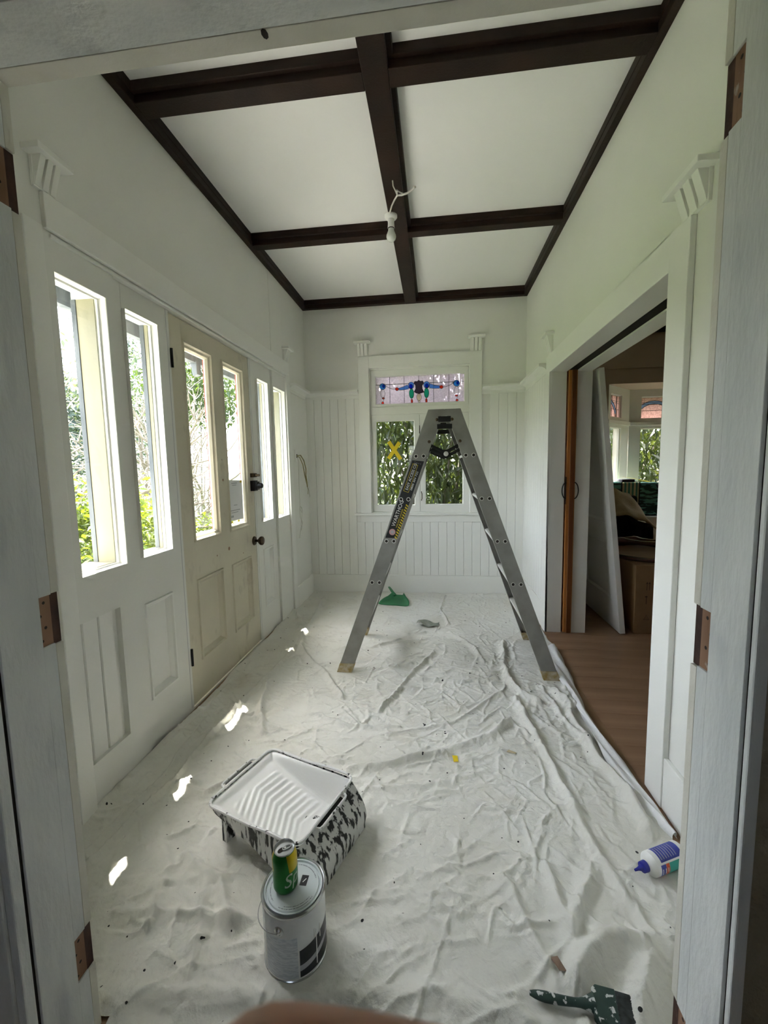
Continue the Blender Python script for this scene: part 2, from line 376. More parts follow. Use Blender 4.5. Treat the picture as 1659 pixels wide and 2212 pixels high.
# ---- sidelights
def sidelight(i, r, label, dep):
    wd = thing('window_%d' % i, (XL, (r[0]+r[1])/2, r[2]), label, 'window', kind='structure')
    m = MB().ring(r, [(0.0012, 0.0005), (0.0022, -0.030), (0.009, -0.032), (0.009, -0.0365), (0.0012, -0.0365)], mpL); m.build('bead', M['trim'], wd)
    m = MB(); a, b, c, d = r
    for q in ((a+0.001, a+0.005, c, d), (b-0.005, b-0.001, c, d), (a+0.005, b-0.005, c+0.001, c+0.006)):
        m.prism([(q[0], q[2]), (q[1], q[2]), (q[1], q[3]), (q[0], q[3])], -dep+0.02, -0.051, mpL)
    m.build('outer_frame', M['cream'], wd)
    m = MB()
    for q in ((a+0.0005, a+0.008, c, d), (b-0.008, b-0.0005, c, d)):
        m.prism([(q[0], q[2]), (q[1], q[2]), (q[1], q[3]), (q[0], q[3])], -dep-0.002, -dep+0.019, mpL)
    m.build('outer_stop', M['weather'], wd)
    MB().prism([(a+0.006, c-0.02), (b-0.006, c-0.02), (b-0.006, c+0.008), (a+0.006, c+0.008)], -dep-0.02, -0.055, mpL).build('outer_sill', M['cream'], wd)
    MB().prism([(a+0.01, c+0.01), (b-0.01, c+0.01), (b-0.01, d-0.01), (a+0.01, d-0.01)], -0.041, -0.037, mpL).build('pane', M['glass'], wd)
for i, (r, lb) in enumerate(zip(SLW, ['sidelight window over the tongue and groove boards beside the near doorway', 'narrow sidelight left of the front door above a moulded panel',
        'narrow sidelight between the door knob and the wider end sidelight', 'end sidelight nearest the wall outlet with hanging wires'])): sidelight(i+1, r, lb, (0.150, 0.088, 0.088, 0.150)[i])
# ---- front door
fd = thing('door_1', (XL-0.02, 2.56, 0.012), 'old cream front door with two glass lights, two lower panels and a bronze knob', 'door', kind='structure')
LIT = [(2.207, 2.511, 0.923, 2.029), (2.626, 2.930, 0.918, 2.029)]; DPN = [(2.205, 2.506, 0.236, 0.710), (2.622, 2.925, 0.230, 0.700)]
g = MB(); grid_wall(g, DOOR[0]+0.006, DOOR[1]-0.004, DOOR[2]+0.006, DOOR[3]-0.006, -0.066, -0.020, LIT+DPN, mpL); g.build('slab', M['door'], fd, bevel=0.0015)
for r in LIT:
    MB().ring(r, [(0, -0.020), (0.004, -0.014), (0.012, -0.013), (0.02, -0.022), (0.032, -0.027), (0.042, -0.041), (0.042, -0.05), (0, -0.05)], mpL).build('glazing_bead', M['door'], fd)
    MB().ring(r, [(0, -0.051), (0.03, -0.051), (0.03, -0.062), (0.0, -0.068)], mpL).build('outer_bead', M['red'], fd)
    MB().prism([(r[0]+0.035, r[2]+0.035), (r[1]-0.035, r[2]+0.035), (r[1]-0.035, r[3]-0.035), (r[0]+0.035, r[3]-0.035)], -0.048, -0.044, mpL).build('pane', M['glass'], fd)
for r in DPN:
    MB().ring(r, [(0.0005, -0.021), (0.004, -0.012), (0.013, -0.011), (0.018, -0.024), (0.034, -0.038), (0.038, -0.042), (0.06, -0.042)], mpL, True).build('panel', M['door'], fd)
    MB().prism([(r[0], r[2]), (r[1], r[2]), (r[1], r[3]), (r[0], r[3])], -0.060, -0.045, mpL).build('panel_back', M['door'], fd)
def hinge(y, z):
    h = MB().tube([(XL-0.010, y, z-0.048), (XL-0.010, y, z+0.048)], 0.0065, 10)
    h.prism([(y-0.002, z-0.045), (y+0.012, z-0.045), (y+0.012, z+0.045), (y-0.002, z+0.045)], -0.0205, -0.0165, mpL)
    h.build('hinge', M['black'], fd, smooth=True)
hinge(2.098, 1.905); hinge(2.098, 0.300)
kc = (XL-0.020, 2.985, 0.800)
def mpK(c): return lambda a, b, h: (c[0]+h, c[1]+a, c[2]+b)
MB().lathe([(0, 0.012), (0.030, 0.010), (0.034, 0.003), (0.034, 0)], mpK(kc), 24).build('rose', M['bronze'], fd, smooth=True)
kb = MB().lathe([(0.010, 0.008), (0.0095, 0.028), (0.014, 0.036), (0.026, 0.046), (0.031, 0.056), (0.030, 0.066), (0.022, 0.073), (0.0, 0.075)], mpK(kc), 32)
for i in range(16):
    a = 2*math.pi*i/16; pts = [(kc[0]+h, kc[1]+r*math.cos(a), kc[2]+r*math.sin(a)) for r, h in ((0.015, .037), (0.0265, .046), (0.0315, .056), (0.0305, .066), (0.020, .0735))]
    kb.tube(pts, 0.0018, 5)
kb.build('knob', M['bronze'], fd, smooth=True)
lk = MB().box(XL-0.02, XL+0.012, 2.965, 3.030, 1.172, 1.248); lk.box(XL+0.012, XL+0.030, 2.975, 3.022, 1.180, 1.240)
lk.lathe([(0, 0.062), (0.018, 0.060), (0.020, 0.045), (0.020, 0.03)], mpK((XL, 2.998, 1.21)), 20)
lk.build('lock_case', M['black'], fd, smooth=True, bevel=0.003)
lk = MB().box(XL-0.02, XL+0.008, 2.972, 3.030, 1.272, 1.302); lk.tube([(XL+0.008, 3.0, 1.287), (XL+0.04, 3.0, 1.287)], 0.009, 12); lk.build('latch', M['bronze'], fd, smooth=True, bevel=0.002)
for y, z, r in ((2.570, 1.392, .006), (2.570, 1.265, .008), (2.600, 0.815, .011), (2.80, 0.745, .004), (2.445, 0.80, .005)):
    MB().lathe([(0, 0.0006), (r, 0.0004), (r*1.15, 0)], mpK((XL-0.0199, y, z)), 9).build('screw_hole', M['rawwood'], fd)
# ---- back wall
WOUT = (-0.664, 0.335, 0.858, 2.320)
wb = MB(); grid_wall(wb, XL-0.15, XR+0.02, 0, H+0.12, -0.13, 0.0, [WOUT], mpB); wallB = wb.build('wall_back', M['wall']); struct(wallB, 'white end wall with tongue and groove boards below a plate rail', 'wall')
def board_mesh(wd, z0, z1, mp, th=0.009):
    g_ = 0.0034
    return MB().prism([(0.0008, 0), (wd-0.0008, 0), (wd-0.0008, th-g_), (wd-g_, th), (g_, th), (0.0008, th-g_)], z0, z1, mp).mesh('board', M['trim'])
BW = 0.0846
bm_full = board_mesh(BW, 0.2, 2.05, lambda a, b, z: (a, D-b, z)); bm_low = board_mesh(BW, 0.2, 0.765, lambda a, b, z: (a, D-b, z))
for i in range(26):
    x = XL+0.0008+i*BW
    if x+BW < -0.775 or x > 0.45: inst('board', bm_full, wallB, (x, 0, 0))
    else: inst('board', bm_low, wallB, (x, 0, 0))
tb2 = MB().prism([(XL, 0.0), (XR, 0.0), (XR, 0.206), (XL, 0.206)], 0.0, 0.018, mpB).build('baseboard_back', M['trim'], bevel=0.003); struct(tb2, 'tall white baseboard along the end wall', 'baseboard')
def plate_rail(parent, a0, a1, mp, name='plate_rail'):
    m = MB(); pr = [(0, 2.03), (0.012, 2.03), (0.014, 2.058), (0.024, 2.070), (0.044, 2.083), (0.070, 2.088), (0.070, 2.108), (0, 2.108)]
    vs = [mp(a0, z, w_) for w_, z in pr]+[mp(a1, z, w_) for w_, z in pr]; n = len(pr)
    m.add(vs, [tuple(range(n)), tuple(range(2*n-1, n-1, -1))]+[(i, (i+1) % n, n+(i+1) % n, n+i) for i in range(n)])
    return m.build(name, M['trim'], parent)
tr2 = plate_rail(None, XL, -0.776, mpB, 'trim_2'); struct(tr2, 'white plate rail around the far end of the hall', 'trim')
plate_rail(tr2, 0.451, XR, mpB); plate_rail(tr2, 3.817, D-0.061, mpL); plate_rail(tr2, 3.52, D-0.061, mpR)
# window architrave
tr3 = MB(); grid_wall(tr3, -0.775, 0.450, 0.86, 2.437, 0.0, 0.028, [(WOUT[0], WOUT[1], 0, WOUT[3])], mpB)
trim3 = tr3.build('trim_3', M['trim'], bevel=0.003); struct(trim3, 'white architrave around the leadlight casement window', 'trim')
MB().prism([(-0.84, 0.838), (0.425+0.09, 0.838), (0.515, 0.860), (-0.84, 0.860)], 0.0, 0.055, mpB).build('stool', M['trim'], trim3, bevel=0.003)
MB().prism([(-0.775, 0.765), (0.450, 0.765), (0.450, 0.838), (-0.775, 0.838)], 0.0, 0.020, mpB).build('apron', M['trim'], trim3, bevel=0.002)
corbel(trim3, -0.785, -0.665, 2.438, 2.577, mpB, 0.0); corbel(trim3, 0.332, 0.456, 2.438, 2.577, mpB, 0.0)
# ---- back window
w5 = thing('window_5', (-0.16, D, 0.86), 'white casement window with a coloured leadlight transom', 'window', kind='structure')
m = MB(); grid_wall(m, WOUT[0], WOUT[1], WOUT[2], WOUT[3], -0.11, -0.012, [(-0.655, 0.326, 0.866, 1.862), (-0.655, 0.326, 1.940, 2.306)], mpB); m.build('frame', M['trim'], w5, bevel=0.002)
def sash(r, gl, name='sash', d0=-0.065, d1=-0.022):
    m = MB(); grid_wall(m, r[0], r[1], r[2], r[3], d0, d1, [gl], mpB); s_ = m.build(name, M['trim'], w5, bevel=0.002)
    MB().ring(gl, [(0, d1), (0.003, d1-0.01), (0.006, d1-0.014), (0.006, d1-0.022), (0, d1-0.022)], mpB).build('putty_bead', M['trim'], s_)
    return s_
TGL = (-0.611, 0.287, 1.967, 2.247)
sash((-0.653, 0.324, 1.942, 2.304), TGL, 'transom_sash')
GL1, GL2 = (-0.612, -0.216, 0.937, 1.800), (-0.111, 0.273, 0.940, 1.797)
for r, gl in (((-0.653, -0.1645, 0.868, 1.860), GL1), ((-0.1615, 0.324, 0.868, 1.860), GL2)):
    s_ = sash(r, gl); MB().prism([(gl[0]-0.002, gl[2]-0.002), (gl[1]+0.002, gl[2]-0.002), (gl[1]+0.002, gl[3]+0.002), (gl[0]-0.002, gl[3]+0.002)], -0.050, -0.046, mpB).build('pane', M['glass'], s_)
def mpBw(u, v, w_): return mpB(u, v, w_)
hm = MB(); hx = -0.150; hm.tube([(hx, D+0.020, 0.985), (hx, D-0.004, 0.990), (hx+0.006, D-0.012, 1.005), (hx+0.006, D-0.012, 1.055), (hx, D-0.004, 1.07), (hx, D+0.02, 1.075)], 0.0045, 6); hm.build('casement_handle', M['bronze'], w5, smooth=True)
MB().tube([(-0.163, D+0.018, 1.665), (-0.163, D+0.018, 1.745)], 0.004, 6).build('casement_catch', M['bronze'], w5)
# leadlight drawn on the transom: pixel sketch -> pane coordinates
def tz(x, y):
    u = (x-195)/1290.0; top = 210-55*u; bot = 622-50*u; v = (y-top)/(bot-top)
    return TGL[0]+u*(TGL[1]-TGL[0]), TGL[3]-v*(TGL[3]-TGL[2])
xs = [195, 410, 620, 832, 1045, 1262, 1485]
for i in range(6):
    a = tz(xs[i], 300)[0]; b = tz(xs[i+1], 300)[0]; mid = 2.163
    for z0, z1 in ((TGL[2], mid), (mid, TGL[3])):
        MB().prism([(a+.001, z0+.001), (b-.001, z0+.001), (b-.001, z1-.001), (a+.001, z1-.001)], -0.047, -0.044, mpB).build('lilac_pane', M['lilac'], w5)
def gl_poly(pts, m_, nm, w0=-0.0435, w1=-0.0405, outline=True):
    P = [tz(*p) for p in pts]; o_ = MB().prism(P, w0, w1, mpB).build(nm, m_, w5)
    if outline: MB().tube([mpB(a, b, w1) for a, b in P], 0.0021, 5, closed=True).build('lead_outline', M['lead'], o_)
    return o_
def ell(cx, cy, rx, ry, n=16, a0=0): return [(cx+rx*math.cos(2*math.pi*k/n+a0), cy+ry*math.sin(2*math.pi*k/n+a0)) for k in range(n)]
gl_poly([(832, 258), (855, 275), (890, 270), (905, 300), (884, 335), (884, 385), (910, 435), (870, 446), (832, 455), (795, 448), (762, 430), (787, 385), (785, 335), (760, 305), (775, 276), (810, 278)], M['gpurple'], 'shield_pane')
for cx, cy in ((305, 352), (1372, 305)):
    gl_poly(ell(cx, cy, 44, 44), M['gcyan'], 'roundel'); gl_poly(ell(cx+16, cy-6, 17, 24, 10), M['gblue'], 'roundel_centre', -0.040, -0.038)
for cx, cy, sx in ((722, 336, -1), (945, 326, 1)):
    gl_poly(ell(cx, cy, 42, 50), M['glblue'], 'scroll_pane'); gl_poly(ell(cx+4*sx, cy+14, 26, 32, 12), M['gblue'], 'scroll_centre', -0.040, -0.038)
gl_poly([(540, 378), (600, 358), (668, 325), (690, 383), (620, 400), (545, 402)], M['glblue'], 'horn_pane')
gl_poly([(988, 310), (1060, 330), (1132, 340), (1132, 378), (1060, 380), (985, 374)], M['glblue'], 'horn_pane')
for c in ((515, 388, 24, 24), (1157, 358, 25, 25), (731, 565, 14, 32), (940, 556, 14, 32), (313, 523, 18, 13), (303, 592, 17, 17), (1370, 483, 18, 13), (1378, 550, 17, 17)): gl_poly(ell(*c, 12), M['gred'], 'red_drop')
for c in ((727, 455, 34, 72), (943, 445, 34, 72)): gl_poly(ell(*c, 16), M['ggreen'], 'green_leaf_pane')
gl_poly(ell(835, 506, 34, 52, 16), M['gcream'], 'cream_pane'); gl_poly(ell(837, 572, 13, 15, 10), M['gcream'], 'cream_drop')
ld = MB()
for x in xs[1:-1]:
    if x == 832: pp = [((832, 183), (832, 258))]
    else: pp = [((x, 150), (x, 640))]
    for p, q in pp:
        a, b = tz(*p); c, d = tz(*q); b = min(b, TGL[3]); d = max(d, TGL[2]); ld.tube([mpB(a, b, -0.042), mpB(c, d, -0.042)], 0.0022, 5)
for p, q in (((195, 332), (690, 308)), ((985, 295), (1485, 277))):
    ld.tube([mpB(*tz(*p), -0.042), mpB(*tz(*q), -0.042)], 0.0022, 5)
for pts in ([(345, 340), (400, 372), (450, 386), (495, 388)], [(1180, 357), (1230, 350), (1280, 330), (1330, 296)]): ld.tube([mpB(*tz(*p), -0.0415) for p in pts], 0.0022, 5)
for cx, cy in ((307, 455), (1372, 412)):
    ld.tube([mpB(*tz(*p), -0.0415) for p in ell(cx, cy, 30, 66, 20)], 0.0016, 5, closed=True); ld.tube([mpB(*tz(cx+18, cy+50), -0.0415), mpB(*tz(cx+12, cy+95), -0.0415), mpB(*tz(cx+2, cy+125), -0.0415)], 0.0016, 5)
ld.tube([mpB(*tz(835, 455), -0.0395), mpB(*tz(835, 560), -0.0395)], 0.0014, 5)
ld.build('lead_cames', M['lead'], w5)
# ---- right wall with sliding door opening
OP = (1.745, 3.39, 0.0, 2.012); XO = 1.145
wr = MB()
grid_wall(wr, YN-0.15, 5.72, 0, H+0.12, XR-1.145, -0.18, [(OP[0], 5.0, 0, OP[3]+0.05)], mpR)           # far skin (other room side)
grid_wall(wr, 3.44, 5.0, 0, OP[3]+0.05, XR-1.145, -0.182, [], mpR)
grid_wall(wr, YN-0.02, D+0.1, 0, H+0.12, -0.105, 0.0, [(OP[0]-0.004, OP[1]+0.004, -0.1, OP[3]+0.004)], mpR)                                         # hall skin
wr.prism([(YN-0.15, 0), (OP[0], 0), (OP[0], H+0.1), (YN-0.15, H+0.1)], -0.20, -0.10, mpR)
wr.prism([(OP[0], OP[3]+0.095), (5.0, OP[3]+0.09), (5.0, H+0.1), (OP[0], H+0.1)], -0.20, -0.10, mpR)
wallR = wr.build('wall_right', M['wall']); struct(wallR, 'white right wall with the wide sliding door opening', 'wall')
for q_ in ((XR-0.018, 0.974, OP[1], OP[1]+0.02, 0, OP[3]), (1.049, XO+0.012, OP[1], OP[1]+0.02, 0, OP[3]),
           (XR-0.018, 0.974, OP[0]-0.02, OP[1]+0.02, OP[3]+0.0003, OP[3]+0.02), (1.049, XO+0.012, OP[0]-0.02, OP[1]+0.02, OP[3]+0.0003, OP[3]+0.02),
           (XR-0.018, XO+0.012, OP[0]-0.02, OP[0], 0, OP[3])):
    MB().box(*q_).build('lining', M['trim'], wallR, bevel=0.0015)
MB().box(0.974, 1.049, OP[0]-0.02, 5.0, OP[3]+0.010, OP[3]+0.085).build('dark_slot_fill', M['dark'], wallR)  # dark box fills the slot, its colour standing in for the shade inside
bmr = board_mesh(BW, 0.2, 2.05, lambda a, b, z: (XR-b, a, z))
for i in range(10): inst('board', bmr, wallR, (0, 3.492+i*BW, 0))
tr4 = MB(); grid_wall(tr4, OP[0]-0.125, OP[1]+0.10, 0, 2.142, 0.0, 0.022, [(OP[0], OP[1], 0, OP[3])], mpR)
trim4 = tr4.build('trim_4', M['trim'], bevel=0.003); struct(trim4, 'white architrave around the sliding door opening', 'trim')
corbel(trim4, 1.535, 1.705, 2.143, 2.262, mpR, 0.0); corbel(trim4, 3.375, 3.475, 2.143, 2.300, mpR, 0.0)
b1 = MB().prism([(OP[1]+0.10, 0), (D-0.018, 0), (D-0.018, 0.206), (OP[1]+0.10, 0.206)], 0, 0.018, mpR).build('baseboard_right', M['trim'], bevel=0.003); struct(b1, 'white baseboard on the right wall', 'baseboard')
MB().prism([(YN, 0), (OP[0]-0.125, 0), (OP[0]-0.125, 0.206), (YN, 0.206)], 0, 0.018, mpR).build('baseboard_run', M['trim'], b1, bevel=0.003)
b2 = MB().prism([(3.816, 0), (D-0.018, 0), (D-0.018, 0.206), (3.816, 0.206)], 0.003, 0.020, mpL).build('baseboard_left', M['trim'], bevel=0.003); struct(b2, 'white baseboard on the left wall by the corner', 'baseboard')
# ---- sliding door standing in its pocket
sd = thing('door_2', (1.01, OP[1], 0.0), 'orange varnished sliding door standing in its pocket with oval pulls', 'door', kind='structure')
MB().box(0.984, 1.036, 3.372, 4.30, 0.008, OP[3]+0.008).build('slab', M['varnish'], sd, bevel=0.003)
MB().box(1.004, 1.036, 3.358, 3.372, 0.008, OP[3]+0.006).build('edge_strip', M['varnishdark'], sd, bevel=0.003)
MB().box(1.0365, 1.044, 3.366, 3.43, 0.008, OP[3]+0.006).build('edge_strip', M['varnish'], sd, bevel=0.002)
MB().box(0.9805, 0.984, 3.37, 3.40, 1.02, 1.23).build('strike_plate', M['bronze'], sd)
for sx, x in ((-1, 0.982), (1, 1.040)):
    pts = [(x+sx*0.030*math.sin(t)+sx*0.0, 3.368, 1.125+0.062*math.cos(t)) for t in np.linspace(0, math.pi, 13)]
    MB().tube(pts, 0.004, 6).build('oval_pull', M['black'], sd, smooth=True)
# ---- near doorway wall with its linings
wf = MB(); mpF = lambda u, v, w_: (u, w_, v)
grid_wall(wf, XL-0.15, 1.145, 0, H+0.12, 0.670, YN-0.012, [(JL-0.025, JR+0.025, -0.1, JH+0.025)], mpF)
wallF = wf.build('wall_front', M['wall']); struct(wallF, 'near wall around the stripped doorway', 'wall')
MB().box(JR+0.0225, 1.3, 0.656, 0.669, 0, H).build('bare_wall_face', M['olive'], wallF)
tj = thing('trim_5', (JL, 0.73, 0), 'patchy grey doorway lining with brown hinge recesses', 'trim', kind='structure')
HZ = [(1.833, 1.940), (0.962, 1.068), (0.172, 0.278)]
def lining(x0, sgn):
    # face at x0, body away from the opening; cream strip at the far edge, hinge recesses cut through both
    mpJ = lambda u, v, w_: (x0-sgn*w_, u, v)
    holes = [(0.752, 0.781, a, b) for a, b in HZ]
    m = MB(); grid_wall(m, 0.668, 0.781, 0, JH, 0, 0.026, holes, mpJ); m.build('jamb_board', M['jamb'], tj, bevel=0.001)
    m = MB(); grid_wall(m, 0.7815, YN, 0, JH, 0, 0.026, [(0.7815, YN, a-0.004, b+0.002) for a, b in HZ], mpJ); m.build('cream_strip', M['bead'], tj, bevel=0.001)
    for a, b in HZ:
        MB().prism([(0.7525, a), (0.7805, a), (0.7805, b), (0.7525, b)], 0.004, 0.02, mpJ).build('hinge_recess', M['rawwood'], tj)
        MB().prism([(0.7815, a-0.003), (YN, a-0.003), (YN, b+0.001), (0.7815, b+0.001)], 0.005, 0.025, mpJ).build('hinge_recess', M['rawdark'], tj)
        m = MB()
        for k in range(4):
            z = a+(b-a)*(0.12+0.25*k); y = 0.7555+(0.010 if k % 2 else 0.0)
            m.lathe([(0, 0), (0.0035, 0)], (lambda c: lambda p, q, h: (x0-sgn*0.0036, c[0]+p, c[1]+q))((y, z)), 8)
        m.build('screw_holes', M['dark'], tj)
    MB().prism([(0.6625, 0), (0.668, 0), (0.668, JH), (0.6625, JH)], 0.006, 0.026, mpJ).build('shadow_gap', M['dark'], tj)
lining(JL, 1); lining(JR, -1)
mh = MB().box(JL-0.026, JR+0.026, 0.668, 0.764, JH, JH+0.026); mh.build('jamb_board', M['jamb'], tj, bevel=0.001)
MB().box(JL-0.026, JR+0.026, 0.7645, YN, JH-0.0005, JH+0.026).build('cream_strip', M['bead'], tj, bevel=0.001)
MB().lathe([(0, 0), (0.006, 0)], lambda a, b, h: (-0.285+a, 0.772+b*1.6, JH-0.0008), 8).build('screw_holes', M['dark'], tj)
ta = MB().box(JL-0.13, JL-0.004, 0.640, 0.6625, 0, JH+0.13); ta.box(JL-0.115, JL-0.02, 0.632, 0.641, 0, JH+0.10); ta.build('casing', M['jamb'], tj, bevel=0.003)
ta = MB().box(JR+0.002, JR+0.021, 0.650, 0.6625, 0, JH+0.05); ta.build('casing', M['jamb'], tj, bevel=0.003)
ta = MB().box(JL-0.004, JR+0.002, 0.648, 0.6625, JH+0.004, JH+0.06); ta.build('casing', M['jamb'], tj, bevel=0.003)
# ---- room behind the camera (plain; small unseen window added for its daylight)
M['nearwall'] = mat('off_white_near_room', (0.62, 0.61, 0.57), None, 0.7)
nr = MB().box(-2.1, -2.0, -2.2, 0.67, 0, H+0.1); nr.box(1.6, 1.7, -2.2, 0.67, 0, H+0.1)
grid_wall(nr, -2.1, 1.7, 0, H+0.1, -2.3, -2.2, [(-0.75, -0.25, 1.3, 1.95)], mpF)
nr.box(-2.1, XL-0.1, 0.67, 0.8, 0, H+0.1); nr.box(1.1, 1.7, 0.67, 0.8, 0, H+0.1)
nr.box(-2.1, 1.7, -2.3, 0.80, H+0.1, H+0.2); nw = nr.build('wall_near_room', M['nearwall']); struct(nw, 'plain room on the camera side of the doorway', 'wall')
w9 = thing('window_9', (-0.5, -2.25, 1.1), 'unseen window added behind the camera to let in extra daylight', 'window', kind='structure')
MB().ring((-0.75, -0.25, 1.3, 1.95), [(0, -2.19), (0.06, -2.19), (0.06, -2.27), (0, -2.27)], mpF).build('frame', M['trim'], w9)
MB().box(-0.515, -0.485, -2.27, -2.19, 1.36, 1.89).build('mullion', M['trim'], w9)
MB().box(-0.71, -0.29, -2.242, -2.238, 1.34, 1.91).build('pane', M['glass'], w9)
MB().box(-2.1, 1.7, -2.3, 0.70, -0.12, -0.002).build('near_floor', M['plank'], fl)
# ---- next room shell
M['roomwall'] = mat('dull_beige_wall', (0.47, 0.38, 0.29), (0.43, 0.345, 0.26), 0.7, 3)
fr = MB(); BAYL, BAYR = 2.142, 4.35
grid_wall(fr, 1.145, 4.7, 0, 3.2, 5.70, 5.80, [(BAYL, BAYR, -0.1, 2.307)], mpF)
fr.box(4.6, 4.7, 1.1, 5.7, 0, 3.2); fr.box(1.145, 4.7, 1.1, 1.2, 0, 3.2)
fr.box(BAYL, BAYR, 5.80, 6.4, 2.307, 2.5)
wallN = fr.build('wall_next_room', M['roomwall']); struct(wallN, 'dim beige walls of the next room around its bay window', 'wall')
MB().box(1.145, 4.6, 5.685, 5.70, 2.487, 2.507).build('picture_rail', M['roomwall'], wallN)
MB().box(1.145, 4.7, 1.1, 6.4, 3.02, 3.2).build('next_room_ceiling', M['ceil'], wallN)
MB().box(1.145, 4.6, 5.60, 5.70, H-0.02, 3.02).build('beam', M['beam'], wallN); MB().box(1.145, 1.25, 1.2, 5.6, H-0.02, 3.02).build('beam', M['beam'], wallN)
MB().box(2.75, 2.86, 1.2, 5.6, H-0.02, 3.02).build('beam', M['beam'], wallN)
# bay window of three faces
P0, P1, P2, P3 = Vector((BAYL, 5.72)), Vector((2.60, 6.20)), Vector((3.89, 6.20)), Vector((4.35, 5.72))
def bay_face(A, B, n, label, gls):
    d = (B-A); L = d.length; d /= L; nrm = Vector((d.y, -d.x))       # into the room
    mp = lambda u, v, w_: (A.x+d.x*u+nrm.x*w_, A.y+d.y*u+nrm.y*w_, v)
    wd = thing('window_%d' % n, (A.x, A.y, 0), label, 'window', kind='structure')
    m = MB(); grid_wall(m, 0, L, 0, 2.40, -0.10, 0.0, gls, mp); m.build('frame', M['trim'], wd, bevel=0.002)
    MB().prism([(0, 0.60), (L, 0.60), (L, 0.63), (0, 0.63)], 0.0, 0.09, mp).build('stool', M['trim'], wd, bevel=0.003)
    MB().prism([(0, 1.83), (L, 1.83), (L, 1.88), (0, 1.88)], 0.0, 0.02, mp).build('transom_bar', M['trim'], wd, bevel=0.003)
    for gq in gls:
        a, b, c, e = gq
        MB().ring((a-0.002, b+0.002, c-0.002, e+0.002), [(0, -0.01), (0.012, -0.02), (0.012, -0.05), (0, -0.05)], mp).build('bead', M['trim'], wd)
        if c > 1.8:
            MB().prism([(a, c), (b, c), (b, e), (a, e)], -0.042, -0.038, mp).build('leadlight_pane', M['gpink'], wd)
            ld = MB(); hh = e-c
            for f_ in (0.28, 0.36, 0.72, 0.78): ld.tube([mp(a+(b-a)*f_, c, -0.036), mp(a+(b-a)*f_, e, -0.036)], 0.003, 5)
            for f_ in (0.38, 0.66, 0.74): ld.tube([mp(a, c+hh*f_, -0.036), mp(b, c+hh*f_, -0.036)], 0.003, 5)
            cx = a+(b-a)*0.18 if (b-a) > 0.5 else a
            for rr in (hh*0.82, hh*0.68):
                ld.tube([mp(min(max(cx+rr*1.1*math.cos(t), a), b), c+rr*math.sin(t), -0.035) for t in np.linspace(0.02, math.pi-0.02, 15)], 0.004, 5)
            ld.build('lead_cames', M['lead'], wd)
            bl = MB(); ts = np.linspace(0.25, math.pi-0.25, 9)
            for i in range(8):
                q = [mp(min(max(cx+rr*1.1*math.cos(t), a), b), c+rr*math.sin(t), -0.0365) for rr, t in ((hh*.82, ts[i]), (hh*.82, ts[i+1]), (hh*.68, ts[i+1]), (hh*.68, ts[i]))]
                bl.add(q, [(0, 1, 2, 3)])
            bl.build('blue_arc_panes', M['glblue'], wd)
        else: MB().prism([(a, c), (b, c), (b, e), (a, e)], -0.042, -0.038, mp).build('pane', M['glass'], wd)
    return mp, wd
L1 = (P1-P0).length; L2 = (P2-P1).length
bay_face(P0, P1, 6, 'narrow angled side of the bay window in the next room', [(0.08, 0.42, 0.66, 1.79), (0.08, 0.42, 1.92, 2.21)])
mpW, w7 = bay_face(P1, P2, 7, 'wide middle face of the bay window behind a crinkled plastic sheet', [(0.15, 1.14, 0.66, 1.79), (0.15, 1.14, 1.92, 2.21)])
bay_face(P2, P3, 8, 'angled right side of the bay window in the next room', [(0.24, 0.56, 0.66, 1.79), (0.24, 0.56, 1.92, 2.21)])

